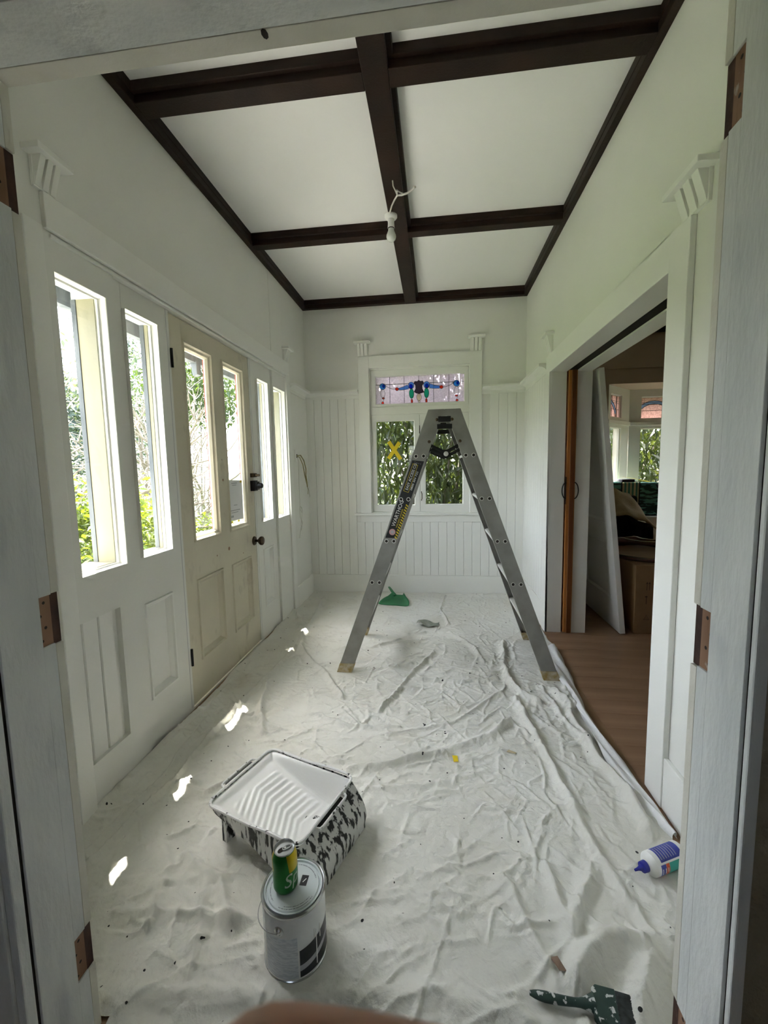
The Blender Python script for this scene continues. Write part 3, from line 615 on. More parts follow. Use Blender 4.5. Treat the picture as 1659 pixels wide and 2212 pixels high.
# ================================================================== THINGS IN THE HALL
# ---- drop cloth
def polyd(X, Y, pts):
    """distance and signed side to a polyline"""
    best = np.full(X.shape, 9.0); sgn = np.ones(X.shape)
    for (ax, ay), (bx, by) in zip(pts[:-1], pts[1:]):
        dx, dy = bx-ax, by-ay; L2_ = dx*dx+dy*dy+1e-9
        t = np.clip(((X-ax)*dx+(Y-ay)*dy)/L2_, 0, 1); ex = X-(ax+t*dx); ey = Y-(ay+t*dy)
        d = np.sqrt(ex*ex+ey*ey); s_ = np.sign(dx*ey-dy*ex); k = d < best; best = np.where(k, d, best); sgn = np.where(k, s_, sgn)
    return best, best*sgn
FOLDS = [([(0.43, 2.36), (0.49, 1.86), (0.52, 1.53), (0.55, 1.27), (0.58, 1.15)], .017, .024), ([(-0.37, 1.70), (-0.20, 1.75), (0.01, 1.85), (0.24, 1.99), (0.37, 2.13)], .02, .022),
 ([(-1.01, 2.93), (-0.87, 2.72), (-0.71, 2.53), (-0.54, 2.27)], .016, .02), ([(-1.05, 2.39), (-0.98, 2.14), (-0.87, 1.9)], .02, .026),
 ([(-0.30, 2.15), (-0.21, 2.41), (-0.12, 2.68), (-0.01, 2.93)], .014, .018), ([(-1.27, 3.61), (-1.04, 3.10), (-0.98, 2.86)], .022, .025),
 ([(0.48, 3.13), (0.44, 2.76), (0.45, 2.46), (0.55, 2.32)], .022, .03), ([(-0.13, 2.52), (0.16, 2.52), (0.38, 2.57)], .012, .014),
 ([(-1.18, 1.15), (-1.16, 1.3), (-1.13, 1.43), (-1.12, 1.71), (-1.1, 2.27), (-1.04, 2.93)], .010, .020), ([(-1.22, 1.2), (-1.18, 1.43), (-1.19, 1.72), (-1.21, 2.01)], .011, .018),
 ([(-1.25, 4.05), (-1.16, 4.18), (-1.10, 3.63), (-1.04, 2.93)], .016, .02), ([(0.08, 4.26), (0.03, 3.83), (0.10, 3.48)], .012, .014),
 ([(-0.96, 1.02), (-0.72, 1.05), (-0.56, 1.05)], .016, .012), ([(0.36, 1.00), (0.41, 1.06), (0.46, 1.09), (0.54, 1.11), (0.62, 1.12)], .034, .04),
 ([(-0.84, 0.83), (-0.4, 0.88), (-0.06, 0.93), (0.39, 0.90)], .03, .016), ([(-0.86, 1.22), (-0.70, 1.15), (-0.60, 1.04)], .02, .02),
 ([(0.34, 1.31), (0.35, 1.21), (0.37, 1.13)], .016, .015), ([(0.49, 1.34), (0.41, 1.21), (0.38, 1.14)], .018, .016),
 ([(0.66, 2.62), (0.70, 2.35), (0.69, 2.1), (0.72, 1.8), (0.75, 1.5)], .02, .028), ([(0.62, 2.5), (0.64, 2.2), (0.70, 1.9), (0.76, 1.6)], .014, .016), ([(0.74, 3.1), (0.72, 2.85), (0.74, 2.6), (0.73, 2.3)], .024, .03),
 ([(-0.25, 1.95), (0.1, 2.1), (0.35, 2.4)], .012, .01), ([(-0.7, 2.1), (-0.45, 2.0), (-0.2, 2.02)], .012, .011), ([(-1.2, 3.3), (-0.9, 3.35), (-0.6, 3.3)], .02, .012),
 ([(0.2, 1.25), (0.28, 1.05), (0.33, 0.9)], .02, .015), ([(0.55, 1.06), (0.50, 0.99), (0.42, 0.90)], .03, .035), ([(-1.3, 1.5), (-1.25, 2.1), (-1.28, 2.8)], .02, .014), ([(-1.2, 2.2), (-1.05, 2.05), (-0.8, 1.95)], .016, .014), ([(-1.1, 1.55), (-0.95, 1.5), (-0.85, 1.6)], .015, .013), ([(-1.0, 1.3), (-0.9, 1.18), (-0.85, 1.0)], .02, .016), ([(-0.75, 1.15), (-0.68, 1.02), (-0.66, 0.9)], .018, .015), ([(-0.3, 1.6), (0.0, 1.65), (0.2, 1.75)], .014, .008), ([(-0.55, 2.9), (-0.3, 3.1), (-0.1, 3.3)], .016, .013), ([(0.1, 3.3), (0.25, 3.05), (0.3, 2.8)], .016, .013), ([(0.1, 2.7), (0.3, 2.62), (0.42, 2.66)], .014, .012), ([(-0.95, 1.75), (-0.75, 1.62), (-0.5, 1.72)], .014, .012)]
EX = [(-1.3295, 0)]
def xright(Y): return np.interp(Y, [0.6, 1.45, 1.63, 1.85, 2.02, 2.23, 2.55, 3.08, 3.2, 3.42, 3.5, 4.31], [0.835, 0.815, 0.81, 0.795, 0.78, 0.77, 0.80, 0.85, 0.825, 0.84, 0.838, 0.838])
NXg, NYg = 500, 790
Yv = np.linspace(0.62, D-0.022, NYg); Sv = np.linspace(0, 1, NXg)
S_, Y_ = np.meshgrid(Sv, Yv)
XRe = xright(Y_)+0.012*fbm(Y_*4, Y_*0+3.3, 5, 3)*(Y_ < 3.3)
XLe = np.where(Y_ > 3.80, XL+0.022, XL+0.0045)
X_ = XLe+S_*(XRe-XLe)
Z_ = 0.0035+0.005*np.abs(fbm(X_*3.1, Y_*3.1, 1, 3))+0.003*np.abs(fbm(X_*11, Y_*9, 2, 4))
for pts, wd_, ht in FOLDS:
    x0 = min(p[0] for p in pts)-.15; x1 = max(p[0] for p in pts)+.15; y0 = min(p[1] for p in pts)-.15; y1 = max(p[1] for p in pts)+.15
    k = (X_ > x0) & (X_ < x1) & (Y_ > y0) & (Y_ < y1)
    xx = X_[k]+0.012*fbm(X_[k]*7, Y_[k]*7, 7, 2); yy = Y_[k]+0.012*fbm(X_[k]*7+9, Y_[k]*7, 8, 2)
    d, sd_ = polyd(xx, yy, pts)
    p_ = np.exp(-(d/wd_)**2)*(0.8+0.35*np.tanh(sd_/wd_*1.5)); Z_[k] += 1.5*ht*p_*(0.75+0.35*fbm(xx*5, yy*5, 9, 2))-0.1*ht*np.exp(-((d-2.2*wd_)/wd_)**2)
rng = np.random.RandomState(11)
for q in range(2100):
    cx = rng.uniform(-1.3, 0.8); cy = rng.uniform(0.7, 4.3)
    a = rng.normal(0.25 if cx < 0.25 else 1.35, 0.6) if rng.rand() < 0.75 else rng.uniform(0, math.pi)
    ln = rng.uniform(0.05, 0.28); wd_ = rng.uniform(0.0055, 0.0105); ht = rng.uniform(0.002, 0.0088)
    if cy > 3.0: ht *= 0.8
    c_, s2 = math.cos(a)*ln/2, math.sin(a)*ln/2; bx, by = rng.normal(0, .025, 2)
    pts = [(cx-c_, cy-s2), (cx+bx, cy+by), (cx+c_, cy+s2)]
    i0 = np.searchsorted(Yv, cy-ln/2-.06); i1 = np.searchsorted(Yv, cy+ln/2+.06)
    xs_ = X_[i0:i1]; ys_ = Y_[i0:i1]; k = np.abs(xs_-cx) < ln/2+.06
    if not k.any(): continue
    d, sd_ = polyd(xs_[k], ys_[k], pts); t_ = np.exp(-((xs_[k]-cx)**2+(ys_[k]-cy)**2)/(ln*0.55)**2)
    zz = Z_[i0:i1]; zz[k] += ht*t_*np.exp(-(d/wd_)**2)*(0.85+0.4*np.tanh(sd_/wd_)); Z_[i0:i1] = zz
# the cloth rides up a little on the left wall and lies flat under what stands on it
Z_ += np.where(Y_ < 3.8, 0.020, 0.012)*np.exp(-((X_-XLe)/0.03)**2)*(0.7+0.5*fbm(Y_*6, Y_*0, 21, 2))
Z_ += 0.02*np.exp(-((Y_-Yv[-1])/0.05)**2)*(0.5+0.5*np.abs(fbm(X_*5, Y_*0, 22, 2)))
flat = np.zeros_like(Z_)
for cx, cy, r in ((-.39, 1.005, .10), (-.30, 1.33, .13), (-.36, 1.25, .11), (-.26, 1.40, .08), (-.78, 1.41, .06), (-.72, 1.28, .06), (-.60, 2.59, .09), (.70, 2.60, .09), (.68, 3.22, .09), (-.58, 3.22, .09), (.73, 1.34, .05), (.80, 1.38, .06), (.30, .945, .05), (.40, .94, .05), (.25, .95, .04), (-.40, 4.0, .16), (-.40, 4.12, .12), (.08, 1.81, .03), (.34, 1.88, .03)):
    flat = np.maximum(flat, np.clip(1.6-np.hypot(X_-cx, Y_-cy)/r, 0, 1))
Z_ = Z_*(1-flat)+0.0045*flat
keep = (Y_ > YN+0.004) | ((X_ > JL+0.012) & (X_ < JR-0.012))
idx = np.arange(NXg*NYg).reshape(NYg, NXg)
kq = keep[:-1, :-1] & keep[1:, :-1] & keep[:-1, 1:] & keep[1:, 1:]
q = np.stack([idx[:-1, :-1][kq], idx[:-1, 1:][kq], idx[1:, 1:][kq], idx[1:, :-1][kq]], 1)
me = bpy.data.meshes.new('drop_cloth'); V = np.stack([X_.ravel(), Y_.ravel(), Z_.ravel()], 1)
used = np.zeros(len(V), bool); used[q.ravel()] = True; re_ = np.cumsum(used)-1; V = V[used]; q = re_[q]
me.vertices.add(len(V)); me.vertices.foreach_set('co', V.ravel())
me.loops.add(q.size); me.loops.foreach_set('vertex_index', q.ravel().astype(np.int32))
me.polygons.add(len(q)); me.polygons.foreach_set('loop_start', np.arange(0, q.size, 4, dtype=np.int32))
me.polygons.foreach_set('use_smooth', np.ones(len(q), bool)); me.update(calc_edges=True)
M['cloth'] = mat('cotton_drop_cloth', (0.72, 0.715, 0.675), (0.66, 0.645, 0.59), 0.85, 2.2, 0.55, 38, spec=0.12)
_n = M['cloth'].node_tree.nodes; _l = M['cloth'].node_tree.links; _b = [x for x in _n if x.type == 'BUMP'][0]
_t = _n.new('ShaderNodeTexNoise'); _t.inputs['Scale'].default_value = 13; _t.inputs['Detail'].default_value = 9; _t.inputs['Distortion'].default_value = 1.2; _tc = _n.new('ShaderNodeTexCoord'); _l.new(_tc.outputs['Object'], _t.inputs[0])
_b2 = _n.new('ShaderNodeBump'); _b2.inputs['Strength'].default_value = 0.55; _b2.inputs['Distance'].default_value = 0.013; _l.new(_t.outputs[0], _b2.inputs['Height']); _l.new(_b.outputs[0], _b2.inputs['Normal']); _l.new(_b2.outputs[0], _n['Principled BSDF'].inputs['Normal'])
ramp(M['cloth'], None, (0.50, 0.45, 0.36), 0.60, 0.95, 3.5, (1, 1, 1), 8)
ramp(M['cloth'], None, (0.03, 0.03, 0.03), 0.775, 0.785, 38, (1, 1, 1), 1)
me.materials.append(M['cloth'])
dc = link('drop_cloth', me); ys_ = np.linspace(1.47, 3.08, 160); fe_ = MB(); vs = []
for y in ys_:
    xr_ = float(xright(np.array(y))); wd_ = 0.10*math.sin(math.pi*min(1, (y-1.40)/0.6)/2)*(0.75+0.25*math.sin(y*5)); n9 = 11
    for k in range(n9):
        f = k/(n9-1); vs.append((xr_+0.018-wd_*(1-f)+0.004*math.sin(y*23+k), float(y), 0.012+0.016*math.sin(f*math.pi)+0.007*math.sin(f*9+y*7)+0.012*(1-f)*(0.5+0.5*math.sin(y*3.3))-0.006*(f > 0.95)))
fe_.add(vs, [(j*11+k, j*11+k+1, (j+1)*11+k+1, (j+1)*11+k) for j in range(159) for k in range(10)])
fe_.build('folded_edge', mat('white_cotton_edge', (0.76, 0.76, 0.76), (0.72, 0.72, 0.72), 0.85, 6, 0.4, 40, spec=0.1), dc, smooth=80)
tag(dc, 'creased off-white cotton drop cloth spread over the hall floor', 'drop cloth')

# ---- step ladder
ld_ = thing('step_ladder', (0.05, 2.9, 0.004), 'worn aluminium double-sided step ladder standing open on the drop cloth', 'ladder')
ZT = 1.672
def legx(side, z):  # centre line of a stile at height z
    return (-0.600+(0.003+0.600)*z/ZT) if side < 0 else (0.700+(0.104-0.700)*z/ZT)
def legy(front, z): return (2.585+0.095*z/ZT) if front else (3.235-0.175*z/ZT)
def slant(mb, side, front, z0, z1, o0, o1, y0, y1, mi=0):
    vs = []
    for z in (z0, z1):
        x = legx(side, z); y = legy(front, z)
        vs += [(x+o0, y+y0, z+0.004), (x+o1, y+y0, z+0.004), (x+o1, y+y1, z+0.004), (x+o0, y+y1, z+0.004)]
    mb.add(vs, [(0, 3, 2, 1), (4, 5, 6, 7), (0, 1, 5, 4), (1, 2, 6, 5), (2, 3, 7, 6), (3, 0, 4, 7)], mi)
TZ = [0.325, 0.592, 0.857, 1.120, 1.387]
for side in (-1, 1):
    for front in (True, False):
        m = MB(); hw = 0.0475; s_ = 1 if front else -1
        slant(m, side, front, 0.03, ZT, -hw, hw, 0, 0.0035*s_); slant(m, side, front, 0.03, ZT, -hw, -hw+0.004, 0.0035*s_, 0.030*s_); slant(m, side, front, 0.03, ZT, hw-0.004, hw, 0.0035*s_, 0.030*s_)
        st = m.build('stile', M['alu'], ld_, bevel=0.0012)
        m = MB(); slant(m, side, front, 0.0, 0.058, -hw-0.003, hw+0.003, -0.004*s_, 0.034*s_); m.build('foot', M['rubber'], ld_, bevel=0.003)
        for z in TZ[1:]:
            for o in (-0.0235, 0.0235):
                x = legx(side, z)+o; y = legy(front, z)-0.0005*s_
                r_ = MB().lathe([(0.0092, 0.0), (0.0128, 0.0), (0.0128, 0.002), (0.0105, 0.003), (0.0092, 0.0022)], lambda a, b, h: (x+a, y-s_*h, z+0.004+b), 14).build('rivet', M['alulight'], ld_, smooth=True)
                MB().lathe([(0, 0.0012), (0.0095, 0.0012)], lambda a, b, h: (x+a, y-s_*h, z+0.004+b), 14).build('rivet_hole', M['dark'], r_)
    for z in TZ:
        x = legx(side, z); m = MB()
        m.prism([(x-0.040, z-0.010), (x-0.044, z-0.002), (x-0.040, z+0.006), (x-0.030, z+0.010), (x+0.030, z+0.010), (x+0.040, z+0.006), (x+0.044, z-0.002), (x+0.040, z-0.010), (x+0.034, z-0.010), (x+0.034, z+0.004), (x-0.034, z+0.004), (x-0.034, z-0.010)],
                legy(True, z)+0.0038, legy(False, z)-0.0038, lambda a, b, w_: (a, w_, b+0.004))
        m.build('tread', M['alulight'], ld_, bevel=0.001)
for front in (True, False):
    s_ = 1 if front else -1; y = legy(front, 1.4)+0.012*s_; m = MB()
    def arc(p, q, sag, n=9): return [(p[0]+(q[0]-p[0])*t, y, p[1]+(q[1]-p[1])*t-sag*math.sin(t*math.pi*0.5)) for t in np.linspace(0, 1, n)]
    for dz in (0, 0.03):
        m.tube(arc((-0.065, 1.475-dz), (0.060, 1.425-dz), 0.012), 0.006, 6, flat=1.6); m.tube(arc((0.175, 1.475-dz), (0.050, 1.425-dz), 0.012), 0.006, 6, flat=1.6)
    m.box(0.035, 0.085, y-0.006, y+0.006, 1.383, 1.428); m.build('spreader_arm', M['black'], ld_, smooth=True)
    MB().lathe([(0, 0.012), (0.013, 0.011), (0.015, 0.004), (0.015, 0)], lambda a, b, h: (0.062+a, y-0.006*s_-s_*h, 1.402+b), 16).build('pivot_bolt', M['alulight'], ld_, smooth=True)
    m = MB().box(0.015, 0.092, y-0.004, y+0.004, 1.598, 1.632); m.box(0.008, 0.10, y-0.004, y+0.004, 1.555, 1.585); m.build('hinge_bracket', M['black'], ld_, bevel=0.002); MB().box(0.0, 0.108, y-0.003, y+0.003, 1.634, 1.674).build('hinge_plate', M['alu'], ld_)
    for side in (-1, 1):
        for z in (1.612, 1.478):
            x = legx(side, z)-0.028*side*(-1 if side > 0 else -1)*0; x = legx(side, z)+(0.026 if side < 0 else -0.026); yy = legy(front, z)
            MB().lathe([(0, 0.003), (0.008, 0.002), (0.010, 0)], lambda a, b, h: (x+a, yy-s_*h, z+b), 12).build('bolt', M['bronze'], ld_, smooth=True)
# sticker with its lettering on the left front stile
zb_, zt_ = 0.877, 1.362
def leg_pt(z, o, lift): return Vector((legx(-1, z)+o, legy(True, z)-lift, z+0.004))
ax = (leg_pt(zt_, 0, 0)-leg_pt(zb_, 0, 0)); Ls = ax.length; ax.normalize()
nf = Vector((0, -1, 0)); nf = (nf-ax*nf.dot(ax)).normalized(); ay = nf.cross(ax).normalized()
org = leg_pt(zb_, 0, 0.0004)
def stk(s, t, h): return org+ax*s+ay*t+nf*h         # s up the leg, t to the left, h out
tw = 0.0435*0.94
def sq(mb, s0, s1, t0, t1, h0, h1): mb.prism([(s0, t0), (s1, t0), (s1, t1), (s0, t1)], h0, h1, stk)
m = MB(); m.prism([(0.012, -0.036), (Ls+0.005, -0.036), (Ls-0.012, 0.036), (-0.012, 0.036)], 0.0, 0.0006, stk)
stick = m.build('sticker', M['sticker'], ld_)
def label_text(body, s, t, size, m_, sx=1.0):
    tm = text_mesh(body, size, 0.0002)
    for v in tm.vertices: v.co = stk(s+v.co.x*sx, t+v.co.y, 0.0009+v.co.z)
    tm.materials.append(m_); link('lettering', tm, stick)
label_text('WARTHOG', 0.075, 0.012, 0.034, M['white'], 0.98)
label_text('WELDED LADDER', 0.072, -0.0095, 0.0135, M['yellow'], 1.15)
label_text('EASY ACCESS CO.', 0.318, 0.008, 0.024, M['white'], 0.93)
label_text('0800 304 722', 0.325, -0.019, 0.0165, M['white'], 1.35)
m = MB()
for t in (-0.0085, 0.0235): sq(m, 0.306, 0.487, t, t+0.0022, 0.0006, 0.0010)
for s in (0.306, 0.4848): sq(m, s, s+0.0022, -0.0085, 0.0257, 0.0006, 0.0010)
m.build('border', M['yellow'], stick)
m = MB()
for k in range(14):
    s = 0.004+k*0.0165; m.prism([(s, -0.035), (s+0.0085, -0.035), (s+0.0155, -0.0185), (s+0.007, -0.0185)], 0.0006, 0.0010, stk)
m.build('hazard_stripes', M['yellow'], stick)
MB().lathe([(0.011, 0.0006), (0.011, 0.0011), (0.020, 0.0011), (0.020, 0.0006)], lambda a, b, h: stk(0.038+a, 0.006+b, h), 24).build('badge_ring', M['pinkprint'], stick)
MB().lathe([(0, 0.0010), (0.011, 0.0010)], lambda a, b, h: stk(0.038+a, 0.006+b, h), 20).build('badge_centre', M['greyprint'], stick)
for k in range(4): MB().lathe([(0, 0.001), (0.0018, 0.001)], lambda a, b, h: stk(Ls-0.018+a, -0.02+0.012*k+b, h), 8).build('badge_dot', M['greyprint'], stick)

# ---- paint tray
TC = Vector((-0.563, 1.378, 0)); au = Vector((0.9395, -0.3426, 0)); av = Vector((0.3426, 0.9395, 0))
def tr_(u, v, z): p = TC+au*u+av*v; return (p.x, p.y, z+0.005)
pt = thing('paint_tray', (TC.x, TC.y, 0.004), 'black roller tray thick with white paint, behind the tin', 'paint tray')
HU, HV, RZ = 0.200, 0.163, 0.148
M['paint'] = mat('wet_white_paint', (0.80, 0.80, 0.79), None, 0.35, bump=0.05, bscale=40, spec=0.5)
M['tray'] = mat('black_plastic_with_paint_drips', (0.012, 0.012, 0.012), None, 0.5)
ramp(M['tray'], None, (0.66, 0.66, 0.64), 0.44, 0.50, 60, (1, 1, 0.22), 9)
def prof(u): return float(np.interp(u, [-0.2, -0.165, 0.085, 0.13, 0.2], [0.136, 0.126, 0.044, 0.034, 0.034]))
def zin(u, v):
    e = min(HU-abs(u), HV-abs(v)); k = min(max((e-0.004)/0.03, 0), 1); k = k*k*(3-2*k); b = prof(u)
    if -0.145 < u < 0.10 and abs(v) < 0.115:
        ph = ((u-(0.12 if v > 0 else 0.50)*abs(v))/0.024) % 1.0; fade = min(1, (0.115-abs(v))/0.02, (u+0.145)/0.02, (0.10-u)/0.02); b += 0.0055*fade*(1-abs(2*ph-1))
    return (RZ-0.004)*(1-k)+b*k
nu, nv = 96, 80; m = MB(); vs = []
for i in range(nu+1):
    for j in range(nv+1):
        u = -HU+2*HU*i/nu; v = -HV+2*HV*j/nv; vs.append(tr_(u, v, zin(u, v)))
m.add(vs, [(i*(nv+1)+j, (i+1)*(nv+1)+j, (i+1)*(nv+1)+j+1, i*(nv+1)+j+1) for i in range(nu) for j in range(nv)]); m.build('paint_layer', M['paint'], pt, smooth=60)
# outer shell: skirts below the rim, rounded deep end
def rim_loop(off, n=8):
    pts = []
    for cx, cy, a0 in ((HU-.03, HV-.03, 0), (-HU+.03, HV-.03, 90), (-HU+.03, -HV+.03, 180), (HU-.03, -HV+.03, 270)):
        for k in range(n): a = R(a0+90*k/(n-1)); pts.append((cx+(0.03+off)*math.cos(a), cy+(0.03+off)*math.sin(a)))
    out = []
    for p, q_ in zip(pts, pts[1:]+pts[:1]):
        for k in range(4): out.append((p[0]+(q_[0]-p[0])*k/4, p[1]+(q_[1]-p[1])*k/4))
    return out
L0 = rim_loop(0.004); n0 = len(L0); rows = []
for f in np.linspace(0, 1, 9):
    row = []
    for (u, v) in L0:
        low = prof(u)-0.012 if u < 0.10 else max(0.0, 0.020-0.16*(u-0.08)); low = max(low, 0.0)
        z = RZ*(1-f)+low*f; bulge = max(0, (u-0.06)/0.144)
        uu = u+bulge*0.066*math.sin(min(1, f*1.12)*math.pi*0.62) if u > 0.06 else u
        sh = 0.010*f if u < 0.06 else 0.0
        row.append(tr_(uu, v*(1-sh/0.163), z))
    rows.append(row)
m = MB(); m.add([p for r_ in rows for p in r_], [(i*n0+k, i*n0+(k+1) % n0, (i+1)*n0+(k+1) % n0, (i+1)*n0+k) for i in range(8) for k in range(n0)]+[tuple(range(8*n0, 9*n0))])
m.build('shell', M['tray'], pt, smooth=True)
M['rimpaint'] = mat('paint_crusted_rim', (0.72, 0.72, 0.71), (0.02, 0.02, 0.02), 0.5, 45, lo=0.60, hi=0.66)
rimz = [RZ+(0.022 if (u > 0.06) else 0.0)*0.35 for u, v in L0]
MB().tube([tr_(u, v, z+0.002) for (u, v), z in zip(L0, rimz)], 0.0052, 7, closed=True).build('rim', M['rimpaint'], pt, smooth=True)
for uu, sgn in ((-HU-0.002, -1), (HU+0.002, 1)):
    lp = [(0, -0.085), (sgn*0.020, -0.078), (sgn*0.024, -0.065), (sgn*0.024, 0.065), (sgn*0.020, 0.078), (0, 0.085)]
    MB().tube([tr_(uu+a, b, RZ+0.004) for a, b in lp], 0.0048, 7).build('grip', M['rimpaint'], pt, smooth=True)
    MB().prism([(uu+sgn*0.002, -0.07), (uu+sgn*0.019, -0.065), (uu+sgn*0.019, 0.065), (uu+sgn*0.002, 0.07)], RZ-0.004, RZ+0.0015, tr_).build('grip_slot', M['black'], pt)
for v in (-0.12, 0.12): MB().prism([(-0.165, v-0.018), (-0.145, v-0.018), (-0.140, v+0.018), (-0.165, v+0.018)], -0.001, prof(-0.15)-0.008, tr_).build('leg', M['tray'], pt)

# ---- paint tin
PC = Vector((-0.392, 1.004, 0.0045)); PR = 0.0835
def cy(c): return lambda a, b, h: (c[0]+a, c[1]+b, c[2]+h)
ptn = thing('paint_tin', PC, 'pale grey paint tin with dark label and lid on, soda can on top', 'paint tin')
M['tin'] = mat('painted_tin', (0.70, 0.72, 0.72), (0.76, 0.77, 0.76), 0.32, 14, 0.05, 60)
M['steel'] = mat('bright_steel', (0.55, 0.56, 0.56), None, 0.25, metal=0.9)
M['lidpaint'] = mat('pale_blue_grey_lid', (0.62, 0.68, 0.69), (0.66, 0.71, 0.72), 0.35, 12)
M['darklabel'] = mat('charcoal_label', (0.018, 0.02, 0.026), (0.03, 0.032, 0.04), 0.35, 40)
M['bluelabel'] = mat('blue_grey_label_print', (0.46, 0.50, 0.545), (0.62, 0.65, 0.68), 0.4, 60, stretch=(1, 1, 6), lo=0.42, hi=0.58)
MB().lathe([(0, 0.0), (PR-0.004, 0.0), (PR, 0.004), (PR, 0.182), (PR-0.002, 0.185)], cy(PC), 56).build('body', M['tin'], ptn, smooth=True)
MB().lathe([(PR-0.001, 0.0), (PR+0.0018, 0.001), (PR+0.0018, 0.005), (PR, 0.007)], cy(PC), 56).build('bottom_seam', M['steel'], ptn, smooth=True)
MB().lathe([(PR-0.001, 0.181), (PR+0.0025, 0.183), (PR+0.003, 0.189), (PR-0.001, 0.192), (PR-0.005, 0.190), (PR-0.007, 0.186)], cy(PC), 56).build('rim', M['steel'], ptn, smooth=True)
lid = MB().lathe([(0, 0.1895), (PR-0.016, 0.1895), (PR-0.014, 0.186), (PR-0.011, 0.186), (PR-0.0095, 0.191), (PR-0.006, 0.1915), (PR-0.006, 0.186)], cy(PC), 56).build('lid', M['lidpaint'], ptn, smooth=True)
phi0 = math.atan2(-PC.y, -PC.x)
def patch(nm, a0, a1, z0, z1, m_, parent=None, r=PR+0.0005, n=18, ztop=None):
    vs = []
    for i in range(n+1):
        a = phi0+R(a0+(a1-a0)*i/n); zt = z1 if ztop is None else z1+ztop*i/n
        vs += [(PC.x+r*math.cos(a), PC.y+r*math.sin(a), PC.z+z0), (PC.x+r*math.cos(a), PC.y+r*math.sin(a), PC.z+zt)]
    return MB().add(vs, [(2*i, 2*i+2, 2*i+3, 2*i+1) for i in range(n)]).build(nm, m_, parent or ptn, smooth=True)
patch('text_label', -62, 2, 0.012, 0.128, M['bluelabel']); dl = patch('dark_label', 5, 78, 0.012, 0.088, M['darklabel'], ztop=0.022)
vs = []
for i in range(19):
    a = phi0+R(5+73*i/18); z = 0.030+0.030*(i/18)**1.3; vs += [(PC.x+(PR+.0009)*math.cos(a), PC.y+(PR+.0009)*math.sin(a), PC.z+z), (PC.x+(PR+.0009)*math.cos(a), PC.y+(PR+.0009)*math.sin(a), PC.z+z+0.016)]
MB().add(vs, [(2*i, 2*i+2, 2*i+3, 2*i+1) for i in range(18)]).build('label_swoosh', M['greyprint'], dl)
patch('seam', -66, -63.5, 0.006, 0.182, M['steel'], r=PR+0.001)
def drip(a, z0, z1): 
    a = phi0+R(a); MB().tube([(PC.x+(PR+.001)*math.cos(a), PC.y+(PR+.001)*math.sin(a), PC.z+z) for z in (z0, (z0+z1)/2, z1)], [0.0018, 0.0013, 0.0009], 6).build('paint_drip', M['paint'], ptn)
drip(38, 0.02, 0.120); drip(47, 0.085, 0.122); drip(34, 0.10, 0.125)
for a_ in (-30, 150):
    a = phi0+R(a_); c = Vector((PC.x+PR*math.cos(a), PC.y+PR*math.sin(a), PC.z+0.148)); d1 = Vector((math.cos(a), math.sin(a), 0)); d2 = Vector((-math.sin(a), math.cos(a), 0)); d3 = Vector((0, 0, 1))
    MB().lathe([(0.0, 0.007), (0.005, 0.0068), (0.008, 0.003), (0.0125, 0.0015), (0.0125, -0.001)], lambda p, q_, h: c+d2*p+d3*q_+d1*h, 18).build('ear', M['steel'], ptn, smooth=True)
a = phi0+R(-30); pts = []
for t in np.linspace(0, math.pi, 25):
    hx_ = math.cos(t)*(PR+0.008); hy = -math.sin(t)*(PR+0.014); dirx = Vector((math.cos(a), math.sin(a), 0)); diry = Vector((-math.sin(a), math.cos(a), 0))
    p = Vector((PC.x, PC.y, PC.z+0.148-0.022*math.sin(t)))+dirx*hx_+diry*hy; pts.append(p)
MB().tube(pts, 0.0012, 6).build('wire_handle', mat('dull_wire', (0.30, 0.30, 0.29), None, 0.5), ptn, smooth=True)
# lid print: rings of tiny illegible lettering
rngp = random.Random(4); m = MB()
def lidmark(rad, a0, a1, h):
    a = a0
    while a < a1:
        wd_ = rngp.uniform(0.7, 1.6); x0_, x1_ = phi0+R(a), phi0+R(a+wd_)
        m.add([(PC.x+r_*math.cos(t), PC.y+r_*math.sin(t), PC.z+0.1899) for r_, t in ((rad, x0_), (rad, x1_), (rad+h, x1_), (rad+h, x0_))], [(0, 1, 2, 3)]); a += wd_+(0.5 if rngp.random() < 0.8 else 2.0)
lidmark(0.0625, -40, 48, 0.0022); lidmark(0.0565, -28, 42, 0.0020); lidmark(0.060, 95, 175, 0.0022); lidmark(0.060, -120, -62, 0.0022)
m.build('lid_print', mat('dark_lid_print', (0.14, 0.16, 0.19), None, 0.5), lid)['kind'] = 'stuff'
MB().box(PC.x+0.015, PC.x+0.034, PC.y+0.002, PC.y+0.032, PC.z+0.1897, PC.z+0.1900).build('lid_badge', M['sticker'], lid)
tk = MB().add([(PC.x+0.021, PC.y+0.012, PC.z+0.1903), (PC.x+0.023, PC.y+0.011, PC.z+0.1903), (PC.x+0.030, PC.y+0.022, PC.z+0.1903), (PC.x+0.028, PC.y+0.023, PC.z+0.1903)], [(0, 1, 2, 3)]); tk.build('lid_badge_mark', M['white'], lid)

